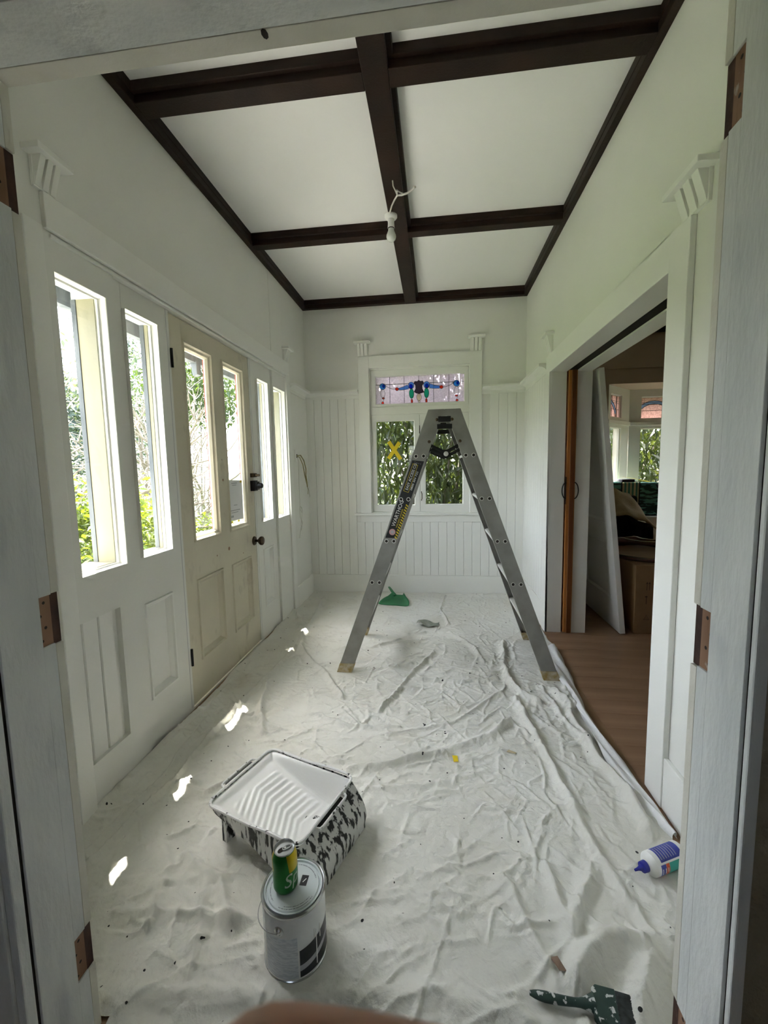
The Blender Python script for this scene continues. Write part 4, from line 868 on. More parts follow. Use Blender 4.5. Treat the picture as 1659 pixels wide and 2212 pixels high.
# ---- soda can
SCN = Vector((-0.412, 1.000, PC.z+0.190)); SR = 0.0328
sc_ = thing('soda_can', SCN, 'opened green and yellow soft drink can standing on the paint tin', 'can')
M['cangreen'] = mat('metallic_green', (0.015, 0.16, 0.03), (0.02, 0.20, 0.04), 0.28, 8, metal=0.55)
M['canyellow'] = mat('metallic_yellow', (0.52, 0.40, 0.01), None, 0.3, metal=0.5)
M['canlight'] = mat('pale_silver_print', (0.48, 0.60, 0.48), None, 0.35, metal=0.2)
def canr(h): return float(np.interp(h, [0, 0.004, 0.012, 0.096, 0.106, 0.112, 0.116], [0.025, 0.029, SR, SR, 0.0295, 0.0268, 0.0272]))
hs_ = [0.0, 0.002, 0.004, 0.008, 0.012]+list(np.linspace(0.02, 0.096, 10))+[0.100, 0.103, 0.106, 0.110, 0.1125]
MB().lathe([(0, 0.003)]+[(canr(h), h) for h in hs_], cy(SCN), 48).build('body', M['cangreen'], sc_, smooth=60)
MB().lathe([(0.0268, 0.1122), (0.0278, 0.1135), (0.0278, 0.1155), (0.0268, 0.1165), (0.0255, 0.115), (0.0245, 0.1105), (0.0, 0.1110)], cy(SCN), 48).build('lid', M['steel'], sc_, smooth=True)
ph1 = math.atan2(-SCN.y, -SCN.x)
def can_pt(a, h, lift=0.0004): return (SCN.x+(canr(h)+lift)*math.cos(ph1+a), SCN.y+(canr(h)+lift)*math.sin(ph1+a), SCN.z+h)
vs = []; hh_ = np.linspace(0.066, 0.111, 12)
for h in hh_:
    f = (h-0.066)/0.045
    for k in range(13):
        a = R((18-10*f)+(62+26*f)*k/12 if True else 0); vs.append(can_pt(a, h))
MB().add(vs, [(i*13+k, i*13+k+1, (i+1)*13+k+1, (i+1)*13+k) for i in range(11) for k in range(12)]).build('yellow_flash', M['canyellow'], sc_, smooth=60)
vs = []
for h in hh_:
    f = (h-0.066)/0.045
    for k in range(9): vs.append(can_pt(R(-70-45*f+(30*f+6)*k/8), h))
MB().add(vs, [(i*9+k, i*9+k+1, (i+1)*9+k+1, (i+1)*9+k) for i in range(11) for k in range(8)]).build('yellow_flash', M['canyellow'], sc_, smooth=60)
tm = text_mesh('Sprite', 0.050, 0.0001)
for v in tm.vertices:
    a = R(-6)+(v.co.x+0.18*v.co.y)/SR*0.95; h = 0.042+v.co.y*1.05+0.12*v.co.x; v.co = can_pt(a, min(max(h, 0.006), 0.10), 0.0008+v.co.z)
tm.materials.append(M['canlight']); link('lettering', tm, sc_)
MB().prism([(0.016*math.cos(t)*0.55-0.009, 0.013*math.sin(t)) for t in np.linspace(0, 2*math.pi, 14, False)], 0.1108, 0.1112, lambda a, b, h: (SCN.x+a*0.8+b*0.3, SCN.y+b*0.7-a*0.1-0.006, SCN.z+h)).build('opening', M['dark'], sc_)
m = MB(); c0 = Vector((SCN.x+0.006, SCN.y+0.004, SCN.z+0.1128))
m.tube([c0+Vector((0.011*math.cos(t)*0.9-0.0*math.sin(t), 0.0065*math.sin(t)+0.006*math.cos(t), 0.0)) for t in np.linspace(0, 2*math.pi, 18, False)], 0.0016, 6, closed=True); m.lathe([(0, 0.0008), (0.003, 0.0005), (0.0035, -0.001)], cy(c0+Vector((-0.004, -0.002, 0))), 10); m.build('ring_pull', M['steel'], sc_, smooth=True)

# ---- glue bottle lying on the cloth
B0 = Vector((0.618, 1.303, 0.026)); bd = Vector((0.905, 0.420, 0.0)).normalized(); bs = Vector((-bd.y, bd.x, 0)); BRd = 0.0345
gb = thing('glue_bottle', (B0.x+bd.x*0.12, B0.y+bd.y*0.12, 0.004), 'white plastic glue bottle with a blue nozzle lying on its side', 'bottle')
axz = 0.0395
def bt(a, b, h): p = B0+bd*h+bs*a; return (p.x, p.y, axz+b)
M['bluecap'] = mat('blue_plastic', (0.025, 0.03, 0.30), None, 0.35); M['bluelab'] = mat('blue_label', (0.03, 0.04, 0.30), (0.06, 0.08, 0.38), 0.4, 50)
M['redlab'] = mat('orange_red_label', (0.62, 0.10, 0.04), None, 0.4); M['teallab'] = mat('teal_label', (0.03, 0.32, 0.27), None, 0.4)
MB().lathe([(0, 0.0), (0.0035, 0.0), (0.0045, 0.012), (0.008, 0.022), (0.008, 0.027), (0.0155, 0.029), (0.0165, 0.044), (0.0, 0.045)], bt, 20).build('nozzle_cap', M['bluecap'], gb, smooth=True)
MB().lathe([(0.0, 0.043), (0.012, 0.043), (0.014, 0.047), (0.026, 0.052), (BRd, 0.062), (BRd, 0.185), (0.028, 0.192), (0, 0.193)], bt, 32).build('body', M['plasticwhite'], gb, smooth=True)
def bpatch(nm, a0, a1, h0, h1, m_, r=BRd+0.0004):
    vs = []
    for i in range(15): a = R(a0+(a1-a0)*i/14); vs += [bt(r*math.cos(a), r*math.sin(a), h0), bt(r*math.cos(a), r*math.sin(a), h1)]
    return MB().add(vs, [(2*i, 2*i+2, 2*i+3, 2*i+1) for i in range(14)]).build(nm, m_, gb, smooth=True)
bpatch('back_label', 50, 138, 0.078, 0.17, M['bluelab']); bpatch('front_label', 147, 268, 0.072, 0.092, M['bluelab']); bpatch('red_band', 147, 268, 0.0925, 0.106, M['redlab']); bpatch('teal_band', 147, 268, 0.1065, 0.17, M['teallab'])
for k in range(7): bpatch('label_print', 66, 128, 0.084+k*0.010, 0.0865+k*0.010, M['greyprint'], BRd+0.0008)
for k in range(3): bpatch('label_mark', 165, 195-4*k, 0.076+0.011*k, 0.079+0.011*k, M['white'], BRd+0.0008)

# ---- paint brush
br = thing('paint_brush', (0.34, 0.945, 0.005), 'paint-spattered dark green brush lying on the cloth by the doorway', 'paint brush')
M['brushgreen'] = mat('dark_green_paint_spattered', (0.012, 0.035, 0.028), (0.03, 0.06, 0.05), 0.45, 20)
ramp(M['brushgreen'], None, (0.60, 0.61, 0.60), 0.57, 0.60, 60)
hA = Vector((0.222, 0.957, 0.020)); hB = Vector((0.372, 0.948, 0.024))
tt = np.linspace(0, 1, 14); pts = [hA+(hB-hA)*t+Vector((0, -0.004*math.sin(t*3.1), 0)) for t in tt]
MB().tube(pts, [0.005, 0.0085, 0.0105, 0.0115, 0.0115, 0.011, 0.0105, 0.010, 0.0095, 0.009, 0.0095, 0.012, 0.017, 0.022], 12, flat=0.75).build('handle', M['brushgreen'], br, smooth=True)
fdir = Vector((0.985, -0.17, -0.04)).normalized(); fside = Vector((0.17, 0.985, 0))
def bq(h, s, t): p = hB+fdir*(h-0.004)+fside*s; return (p.x, p.y, p.z+t-0.001)
fe = []
for h, wd_, th in ((0, 0.026, 0.012), (0.01, 0.036, 0.012), (0.055, 0.040, 0.011)): fe += [bq(h, -wd_, -th), bq(h, wd_, -th), bq(h, wd_, th), bq(h, -wd_, th)]
MB().add(fe, [(0, 1, 2, 3), (8, 9, 10, 11)]+[(4*k+i, 4*k+(i+1) % 4, 4*k+4+(i+1) % 4, 4*k+4+i) for k in range(2) for i in range(4)]).build('ferrule', M['brushgreen'], br, bevel=0.002)
rb_ = random.Random(8); m = MB()
for k in range(800):
    s = rb_.uniform(-0.038, 0.038); t = rb_.uniform(-0.010, 0.010); ln = 0.065*(1-0.35*(s/0.038)**2)+rb_.uniform(-0.006, 0.004); m.tube([bq(0.050, s, t), bq(0.053+ln*0.6, s*1.05, t*0.9), bq(0.053+ln, s*1.1+rb_.uniform(-.004, .004), t*0.4)], [0.0014, 0.0012, 0.0005], 3)
o_ = m.build('bristles', mat('dark_bristle', (0.02, 0.022, 0.022), (0.06, 0.07, 0.07), 0.6, 60), br); o_['kind'] = 'stuff'

# ---- dustpan
DP = Vector((-0.40, 4.035, 0.006)); da = R(-8)
def dpm(a, b, h): return (DP.x+a*math.cos(da)-b*math.sin(da), DP.y+a*math.sin(da)+b*math.cos(da), DP.z+h)
dp = thing('dustpan', DP, 'green plastic dustpan lying on the cloth near the end wall', 'dustpan')
m = MB(); nx_, ny_ = 20, 14; vs = []
for j in range(ny_+1):
    f = j/ny_; hw_ = 0.150*(1-0.62*f**1.8)
    for i in range(nx_+1):
        s = -1+2*i/nx_; rise = 0.005+0.022*f+max(0, abs(s)-0.86)/0.14*0.030*(0.3+0.5*math.sin(f*math.pi*0.62))+max(0, f-0.8)/0.2*0.022
        vs.append(dpm(s*hw_, -0.10+0.20*f, rise))
m.add(vs, [(j*(nx_+1)+i, j*(nx_+1)+i+1, (j+1)*(nx_+1)+i+1, (j+1)*(nx_+1)+i) for j in range(ny_) for i in range(nx_)])
pan = m.build('pan', M['green'], dp, smooth=True); sm = pan.modifiers.new('thickness', 'SOLIDIFY'); sm.thickness = 0.003; sm.offset = 1
MB().tube([dpm(-0.025, 0.085, 0.042), dpm(-0.055, 0.115, 0.062), dpm(-0.090, 0.155, 0.085), dpm(-0.115, 0.19, 0.095)], [0.020, 0.017, 0.015, 0.012], 12, flat=0.55).build('handle', M['green'], dp, smooth=True)

# ---- small litter on the cloth
rg = Vector((-0.075, 3.44, 0.012)); m = MB(); vs = []
for j in range(7):
    for i in range(11):
        a, b = i/10-.5, j/6-.5; vs.append((rg.x+a*0.17+b*0.02, rg.y+b*0.10-a*0.02, rg.z+0.010+0.022*math.exp(-((a+.35)/.25)**2)+0.008*math.sin(a*9+b*4)))
m.add(vs, [(j*11+i, j*11+i+1, (j+1)*11+i+1, (j+1)*11+i) for j in range(6) for i in range(10)])
rag = m.build('sandpaper_sheet', mat('grey_green_abrasive_sheet', (0.16, 0.19, 0.15), (0.30, 0.31, 0.27), 0.8, 30), smooth=True); tag(rag, 'curled grey-green abrasive sheet on the cloth in front of the dustpan', 'sandpaper')
def scrap(name, c, pts, m_, label, cat, rot, zc=0.008):
    o = MB(); P = [(c[0]+a*math.cos(rot)-b*math.sin(rot), c[1]+a*math.sin(rot)+b*math.cos(rot)) for a, b in pts]
    n = len(P); o.add([(p[0], p[1], zc+0.003*(i % 2)) for i, p in enumerate(P)]+[(p[0], p[1], zc-0.001+0.003*(i % 2)) for i, p in enumerate(P)], [tuple(range(n)), tuple(range(2*n-1, n-1, -1))]+[(i, (i+1) % n, n+(i+1) % n, n+i) for i in range(n)])
    return tag(o.build(name, m_), label, cat)
scrap('tape_scrap', (0.079, 1.815), [(-.010, -.020), (.010, -.022), (.012, .020), (-.012, .018)], M['tape'], 'scrap of bright yellow masking tape on the drop cloth', 'tape', 0.1)
scrap('tape_scrap', (0.338, 1.885), [(-.022, -.006), (.018, -.010), (.022, .004), (-.014, .008)], mat('buff_tape', (0.55, 0.47, 0.30), None, 0.7), 'small buff curl of tape on the drop cloth right of the yellow scrap', 'tape', -0.3)
scrap('timber_chip', (0.310, 1.030), [(-.020, -.006), (.014, -.012), (.022, .004), (-.010, .011)], mat('brown_chip', (0.20, 0.13, 0.09), (0.27, 0.19, 0.14), 0.8, 30), 'brown timber chip on the cloth above the paint brush', 'chip', -0.9, 0.020)

# ---- yellow tape cross on the left casement pane
for k, (p, q_) in enumerate((((838, 953), (864, 992)), ((862, 955), (837, 990)))):
    def cxz(px, py): return (-0.609+(px-811)/84.0*0.393, 1.800-(py-909)/183.0*0.863)
    a = Vector(cxz(*p)); b = Vector(cxz(*q_)); d = (b-a).normalized(); n_ = Vector((-d.y, d.x))*0.019
    P = [a+n_, b+n_, b-n_, a-n_]
    o = MB().prism([(v.x, v.y) for v in P], -0.0458+0.0006*k, -0.0452+0.0006*k, mpB).build('tape_strip', M['tape'])
    tag(o, ['yellow tape strip on the casement pane, lower end to the right', 'yellow tape strip on the casement pane, lower end to the left'][k], 'tape', 'yellow tape cross on the window')

# ---- paper notice taped to the right door light
pn = thing('paper_notice', (XL-0.04, 2.76, 1.0), 'white printed notice taped inside the right glass of the front door', 'notice')
mpP = lambda u, v, w_: (XL-0.0415+w_, u, v)
MB().prism([(2.668, 0.985), (2.876, 0.980), (2.880, 1.255), (2.668, 1.262)], 0, 0.0006, mpP).build('sheet', M['paper'], pn)
m = MB()
for z, a, b, h in ((1.235, 2.72, 2.80, .006), (1.222, 2.73, 2.79, .005), (1.085, 2.74, 2.79, .005), (1.050, 2.69, 2.83, .006), (1.036, 2.70, 2.80, .005), (1.005, 2.69, 2.73, .014)): m.prism([(a, z), (b, z), (b, z+h), (a, z+h)], 0.0006, 0.0009, mpP)
m.build('print_lines', M['greyprint'], pn)['kind'] = 'stuff'
for a, z in ((2.86, 1.245), (2.70, 0.976), (2.80, 0.974)): MB().prism([(a-.014, z-.006), (a+.014, z-.006), (a+.014, z+.006), (a-.014, z+.006)], 0.0007, 0.0012, mpP).build('tape_tab', M['tape'], pn)

# ---- wall outlet with loose wires
ou = thing('wall_outlet', (XL+0.003, 3.96, 1.40), 'white wall outlet plate with bare cables hanging out', 'outlet')
MB().prism([(3.915, 1.395), (3.990, 1.395), (3.990, 1.512), (3.915, 1.512)], 0.0034, 0.011, mpL).build('plate', M['plasticwhite'], ou, bevel=0.002)
MB().prism([(3.945, 1.435), (3.972, 1.435), (3.972, 1.470), (3.945, 1.470)], 0.0112, 0.0118, mpL).build('cable_hole', M['dark'], ou)
def wire(pts, r, m_): MB().tube([mpL(*p) for p in pts], r, 6).build('cable', m_, ou, smooth=True)
wire([(3.955, 1.455, .010), (3.98, 1.46, .04), (4.03, 1.41, .055), (4.07, 1.33, .06), (4.06, 1.27, .06), (4.09, 1.20, .06), (4.08, 1.15, .065)], 0.0055, M['cableyellow'])
wire([(3.96, 1.45, .010), (3.97, 1.44, .035), (4.01, 1.37, .05), (4.05, 1.27, .052), (4.08, 1.21, .055), (4.10, 1.16, .06)], 0.0045, M['cableyellow'])
wire([(4.08, 1.16, .065), (4.09, 1.12, .07), (4.07, 1.08, .072)], 0.0025, M['cableyellow']); wire([(4.08, 1.16, .065), (4.12, 1.11, .07), (4.14, 1.05, .07)], 0.0025, M['cable'])
wire([(3.965, 1.445, .010), (3.975, 1.40, .02), (3.985, 1.2, .012), (3.99, 0.98, .012), (3.97, 0.93, .02), (4.01, 0.90, .025), (4.02, 0.95, .02), (3.98, 0.97, .015), (3.97, 0.92, .014), (3.985, 0.86, .012), (4.03, 0.80, .02), (3.98, 0.75, .015), (3.94, 0.66, .012)], 0.0022, M['cable'])
wire([(3.99, 0.97, .014), (4.03, 0.93, .02), (4.0, 0.84, .02), (3.97, 0.79, .02), (3.99, 0.73, .018), (4.02, 0.77, .018), (4.0, 0.83, .016)], 0.0018, M['cable'])

# ---- bulb on its batten holder and loose ceiling wire
bl = thing('light_bulb', (-0.278, 2.86, H), 'unlit bulb in a white batten holder under the beam crossing', 'light bulb')
bc = Vector((-0.275, 2.862, H)); dn = lambda a, b, h: (bc.x+a, bc.y+b, bc.z-h)
MB().lathe([(0, 0), (0.040, 0.0), (0.040, 0.012), (0.034, 0.020), (0.022, 0.024), (0.0, 0.026)], dn, 28).build('base', M['plasticwhite'], bl, smooth=True)
MB().lathe([(0.0, 0.02), (0.021, 0.02), (0.020, 0.050), (0.0225, 0.076), (0.0, 0.077)], dn, 24).build('lampholder', M['plasticwhite'], bl, smooth=True)
MB().lathe([(0.021, 0.0765), (0.0205, 0.081), (0.0, 0.081)], dn, 24).build('collar', M['dark'], bl, smooth=True)
MB().lathe([(0.0185, 0.08), (0.019, 0.090), (0.024, 0.103), (0.0300, 0.118), (0.0310, 0.130), (0.027, 0.144), (0.016, 0.155), (0, 0.158)], dn, 28).build('globe', M['bulb'], bl, smooth=True)
cw = thing('ceiling_wire', (-0.2, 2.6, H), 'loose split white cable hanging from the centre beam', 'cable')
pA = [(-0.278, 2.826, H-0.002), (-0.257, 2.731, H-0.020), (-0.233, 2.659, H-0.030), (-0.211, 2.594, H-0.045)]
MB().tube(pA+[(-0.184, 2.585, H-0.050), (-0.151, 2.566, H-0.055), (-0.123, 2.533, H-0.060), (-0.104, 2.504, H-0.065)], [0.005]*4+[0.0062]*4, 8).build('cable', M['cable'], cw, smooth=True)
MB().tube([(-0.211, 2.594, H-0.045), (-0.218, 2.552, H-0.045), (-0.227, 2.519, H-0.040), (-0.227, 2.489, H-0.030)], 0.0035, 6).build('core', M['cable'], cw, smooth=True)
MB().tube([(-0.210, 2.580, H-0.046), (-0.209, 2.537, H-0.050), (-0.199, 2.546, H-0.055), (-0.178, 2.571, H-0.052)], 0.0035, 6).build('core', M['cable'], cw, smooth=True)

# ================================================================== THINGS IN THE NEXT ROOM
# ---- loose panelled door leaning on the pocket wall
lp = thing('loose_door', (1.45, 3.8, 0.0), 'white panelled door leaning sideways against the wall beyond the sliding door', 'loose door')
lx0, lx1 = 1.405, 1.185; Zt = 2.02
sl_ = (lx1-lx0)/Zt; nrmL = Vector((-1, 0, sl_)).normalized(); upL = Vector((sl_, 0, 1)).normalized()
def mpD(u, v, w_): p = Vector((lx0, 3.375+u, 0.004))+upL*v+nrmL*w_; return tuple(p)
DW, DH = 0.80, Zt/upL.z
hl = [(0.11, 0.69, 0.24, 0.72), (0.11, 0.69, 0.86, 1.88)]
m = MB(); grid_wall(m, 0, DW, 0, DH, -0.046, -0.006, hl, mpD); m.build('frame', M['trim'], lp, bevel=0.002)
for r in hl: MB().ring(r, [(0, -0.006), (0.012, -0.004), (0.022, -0.012), (0.03, -0.018), (0.05, -0.018)], mpD, True).build('panel', M['trim'], lp)
for r in hl: MB().prism([(r[0], r[2]), (r[1], r[2]), (r[1], r[3]), (r[0], r[3])], -0.034, -0.022, mpD).build('panel_back', M['trim'], lp)
# ---- cardboard box
M['card'] = mat('brown_cardboard', (0.245, 0.150, 0.075), (0.275, 0.172, 0.088), 0.8, 10, 0.1, 60); M['cardink'] = mat('dark_box_print', (0.06, 0.035, 0.022), None, 0.8)
cb = thing('cardboard_box', (1.75, 3.62, 0), 'tall brown cardboard box printed with arrows, a round board on top', 'box')
MB().box(1.515, 2.02, 3.395, 3.85, 0.0025, 0.545).build('carton', M['card'], cb, bevel=0.006)
for dx in (0, 0.018):
    x = 1.602+dx; m = MB().box(x-0.0016, x+0.0016, 3.3935, 3.3948, 0.35, 0.412); m.prism([(x-0.008, 0.398), (x, 0.416), (x+0.008, 0.398), (x, 0.404)], 3.3935, 3.3948, mpF); m.build('arrow_print', M['cardink'], cb)
m = MB().box(1.598, 1.602, 3.3935, 3.3948, 0.24, 0.30); m.prism([(1.588, 0.298), (1.600, 0.306), (1.612, 0.298), (1.600, 0.294)], 3.3935, 3.3948, mpF); m.build('glass_print', M['cardink'], cb)
m = MB(); m.tube([(1.585, 3.394, 0.118), (1.605, 3.394, 0.155), (1.625, 3.394, 0.118)], 0.002, 4, closed=True); m.build('triangle_print', M['cardink'], cb)
# ---- round tabletop and turned legs on the box
M['mahog'] = mat('dark_red_mahogany', (0.045, 0.012, 0.008), (0.07, 0.02, 0.012), 0.22, 8, spec=0.6); M['boardtop'] = mat('brown_board_underside', (0.17, 0.10, 0.055), (0.22, 0.13, 0.075), 0.6, 9)
tt_ = thing('round_tabletop', (1.85, 3.86, 0.546), 'round wooden tabletop with a dark red edge lying on the cardboard box', 'tabletop')
cT = Vector((1.85, 3.86, 0.546)); MB().lathe([(0, 0), (0.415, 0.0), (0.43, 0.008), (0.43, 0.028), (0.415, 0.034)], cy(cT), 64).build('edge', M['mahog'], tt_, smooth=True)
MB().lathe([(0.4152, 0.0335), (0.0, 0.0355)], cy(cT), 64).build('underside', M['boardtop'], tt_)
def turned(p, q_, nm_label, grp):
    p, q_ = Vector(p), Vector(q_); ts = np.linspace(0, 1, 22); rr = [0.020+0.012*math.sin(t*5)**2+0.008*(t > 0.82)+0.010*math.exp(-((t-.35)/.06)**2) for t in ts]
    o = MB().tube([p+(q_-p)*t for t in ts], rr, 12).build('turned_table_leg', M['mahog'], smooth=True); return tag(o, nm_label, 'table leg', grp)
turned((1.46, 4.06, 0.636), (1.98, 3.80, 0.621), 'dark glossy turned table leg lying nearest the front of the round tabletop', 'loose table legs'); turned((1.62, 4.12, 0.625), (2.10, 3.93, 0.625), 'dark turned table leg behind the other one, nearest the blanketed chair', 'loose table legs')
# ---- black chair-like case under a beige blanket
bk = thing('covered_chair', (1.88, 4.62, 0), 'black upholstered tub chair mostly covered by a beige blanket', 'chair')
M['blackfab'] = mat('black_fabric', (0.006, 0.006, 0.008), None, 0.85); M['blanket'] = mat('beige_blanket', (0.36, 0.285, 0.165), (0.42, 0.335, 0.20), 0.95, 14, 0.4, 60)
m = MB().box(1.60, 2.14, 4.44, 4.95, 0.06, 0.42); m.box(1.60, 2.14, 4.80, 4.98, 0.42, 0.98); m.box(1.60, 1.70, 4.44, 4.80, 0.42, 0.72); m.box(2.04, 2.14, 4.44, 4.80, 0.42, 0.72); m.build('seat', M['blackfab'], bk, bevel=0.03)
for x in (1.65, 2.09):
    for y in (4.49, 4.90): MB().lathe([(0.0, 0), (0.018, 0), (0.024, 0.07)], cy(Vector((x, y, 0.0))), 12).build('leg', M['mahog'], bk)
bk2 = MB(); vs = []; nA, nB = 28, 26
for j in range(nB+1):
    for i in range(nA+1):
        s = i/nA; t = j/nB; x = 1.555+0.63*s; arch = math.sin(math.pi*min(max(s, 0.0), 1))**0.45
        if t < 0.55: f = t/0.55; y = 4.42+0.40*f+0.02*math.sin(9*s); z = (0.66+0.10*math.sin(s*3.1)+0.12*(1-s))*(1-f)+1.065*f; z = z*1.0-0.30*(1-arch)*f
        else: f = (t-0.55)/0.45; y = 4.82+0.20*f; z = 1.065-0.30*(1-arch)-0.45*f**2
        vs.append((x, y-0.03*math.sin(math.pi*min(1, t/0.55))*(-1), z+0.012*math.sin(x*31)+0.01*math.sin(y*27)))
bk2.add(vs, [(j*(nA+1)+i, j*(nA+1)+i+1, (j+1)*(nA+1)+i+1, (j+1)*(nA+1)+i) for j in range(nB) for i in range(nA)])
bo = bk2.build('blanket', M['blanket'], smooth=80); sm = bo.modifiers.new('thickness', 'SOLIDIFY'); sm.thickness = 0.012; tag(bo, 'beige blanket draped over the black chair in the next room', 'blanket')
# ---- striped cool bag on the bay sill bench
sb = MB().box(2.20, 4.3, 5.62, 6.10, 0.0, 0.655).build('window_bench', M['trim'], bevel=0.004); tag(sb, 'white painted bench under the bay window', 'bench')
M['stripe'] = bpy.data.materials.new('green_cream_stripes'); M['stripe'].use_nodes = True
n_ = M['stripe'].node_tree.nodes; l_ = M['stripe'].node_tree.links; wv = n_.new('ShaderNodeTexWave'); tcn = n_.new('ShaderNodeTexCoord'); wv.inputs['Scale'].default_value = 7.0; wv.bands_direction = 'X'
l_.new(tcn.outputs['Object'], wv.inputs[0]); rp_ = n_.new('ShaderNodeValToRGB'); rp_.color_ramp.interpolation = 'CONSTANT'; rp_.color_ramp.elements[0].color = (0.08, 0.32, 0.27, 1); rp_.color_ramp.elements[1].color = (0.72, 0.68, 0.48, 1); rp_.color_ramp.elements[1].position = 0.45
l_.new(wv.outputs[0], rp_.inputs[0]); l_.new(rp_.outputs[0], n_['Principled BSDF'].inputs['Base Color'])
M['zebra'] = mat('green_zebra_print', (0.02, 0.06, 0.055), (0.16, 0.42, 0.37), 0.5, 16, stretch=(0.6, 1, 2.5), lo=0.49, hi=0.51, detail=1)
bag = thing('cool_bag', (2.50, 5.80, 0.655), 'green striped and zebra patterned cool bag standing by the bay window', 'bag')
MB().box(2.335, 2.545, 5.70, 5.90, 0.657, 1.085).build('front', M['stripe'], bag, bevel=0.012); MB().box(2.20, 2.333, 5.71, 5.89, 0.657, 1.09).build('side_panel', M['zebra'], bag, bevel=0.012); MB().box(2.547, 2.80, 5.71, 5.89, 0.657, 1.08).build('side_panel', M['zebra'], bag, bevel=0.02)
for x in (2.334, 2.546): MB().tube([(x, 5.695, 0.66), (x, 5.695, 1.09), (x, 5.90, 1.09)], 0.007, 6).build('piping', M['black'], bag)
MB().box(2.345, 2.50, 5.72, 5.88, 1.087, 1.125).build('grip', mat('grey_webbing', (0.09, 0.085, 0.10), None, 0.8), bag, bevel=0.008)
MB().tube([(2.74, 5.69, 1.06), (2.80, 5.68, 0.95), (2.86, 5.67, 0.86), (2.89, 5.67, 0.80), (2.87, 5.67, 0.78), (2.82, 5.67, 0.83), (2.78, 5.68, 0.93)], 0.013, 6).build('strap', M['black'], bag, smooth=True)
pbt = MB().lathe([(0, 0), (0.035, 0), (0.037, 0.01), (0.037, 0.11), (0.02, 0.135), (0.018, 0.16), (0, 0.162)], cy(Vector((2.86, 5.80, 0.656))), 20).build('plastic_bottle', M['plasticwhite'], smooth=True); tag(pbt, 'small white plastic bottle beside the cool bag', 'bottle')
# ---- crinkled plastic sheet taped over the wide bay pane
fm = bpy.data.materials.new('clear_plastic_film'); fm.use_nodes = True; n_ = fm.node_tree.nodes; l_ = fm.node_tree.links; n_.remove(n_['Principled BSDF'])
tr = n_.new('ShaderNodeBsdfTransparent'); tr.inputs[0].default_value = (0.93, 0.92, 0.88, 1); gl_ = n_.new('ShaderNodeBsdfGlossy'); gl_.inputs['Roughness'].default_value = 0.06
mx = n_.new('ShaderNodeMixShader'); facing_fresnel(n_, l_, mx, 0.08, 0.8); l_.new(tr.outputs[0], mx.inputs[1]); l_.new(gl_.outputs[0], mx.inputs[2]); l_.new(mx.outputs[0], n_['Material Output'].inputs[0])
na, nb = 70, 80; A_, B_ = np.meshgrid(np.linspace(0.13, 1.16, na), np.linspace(0.66, 1.80, nb))
W_ = 0.035+0.02*np.abs(fbm(A_*7, B_*7, 31, 3))+0.02*np.abs(fbm(A_*13+B_*5, B_*9, 32, 3))
m = MB(); m.add([mpW(float(a), float(b), float(c)) for a, b, c in zip(A_.ravel(), B_.ravel(), W_.ravel())], [(j*na+i, j*na+i+1, (j+1)*na+i+1, (j+1)*na+i) for j in range(nb-1) for i in range(na-1)])
fo = m.build('plastic_sheet', fm, merge=False); tag(fo, 'crinkled clear plastic sheet hung over the bay window', 'plastic sheet')
m = MB(); m.tube([mpW(-0.10, 1.145, 0.10), mpW(0.05, 1.12, 0.10), mpW(0.2, 1.085, 0.10), mpW(0.4, 1.03, 0.10), mpW(0.6, 0.98, 0.10)], [0.004, 0.012, 0.016, 0.018, 0.03], 6, flat=0.15); tag(m.build('tape_line', M['tape']), 'yellow tape stretched across the plastic sheet in the bay', 'tape')

# ================================================================== OUTSIDE
gr = MB().box(-30, 30, -10, 40, -0.60, -0.45).build('ground', mat('rough_lawn', (0.05, 0.09, 0.02), (0.09, 0.12, 0.035), 0.9, 3)); struct(gr, 'rough grass around the house', 'ground')
pch = MB().box(-4.2, -1.49, -1.0, 7.0, -0.46, -0.14).build('bounce_slab', mat('pale_concrete', (0.46, 0.45, 0.42), (0.52, 0.51, 0.48), 0.85, 5)); struct(pch, 'added unseen pale concrete porch outside the front door', 'reflector')  # unseen slab added to bounce sunlight up into the hall
# eave outside the left wall: beam, rafters' soffit and roof
ev = thing('eave', (-1.55, 2.5, 2.05), 'weathered eave beam and hood outside the front sidelights', 'eave', kind='structure')
MB().box(-1.615, -1.575, 0.3, 5.2, 2.04, 2.145).build('beam', M['weather'], ev); MB().box(-1.615, -1.487, 0.3, 5.2, 2.145, 2.18).build('soffit', M['weather'], ev)
for y in (1.80, 2.72, 3.40):
    MB().prism([(-1.615, 2.05), (-1.57, 2.05), (-1.57, 1.965), (-1.60, 1.955)], y, y+0.05, lambda a, b, w_: (a, w_, b)).build('bracket', M['weather'], ev)
MB().prism([(-1.618, 2.165), (-1.618, 2.185), (-1.40, 2.34), (-1.40, 2.185)], 0.2, 5.3, lambda a, b, w_: (a, w_, b)).build('hood_roof', M['weather'], ev)
rf = MB().box(XL-0.22, 4.75, -2.35, 6.3, 3.22, 3.3); rf.box(XL-0.2, 2.2, D+0.0, D+0.75, 3.2, 3.26)  # unseen slab blocks sun and sky, overhangs trimmed to let sun reach the sidelights
rfo = rf.build('roof', M['weather']); struct(rfo, 'unseen roof slab with eaves, keeping sun and sky off hall and next room', 'roof')

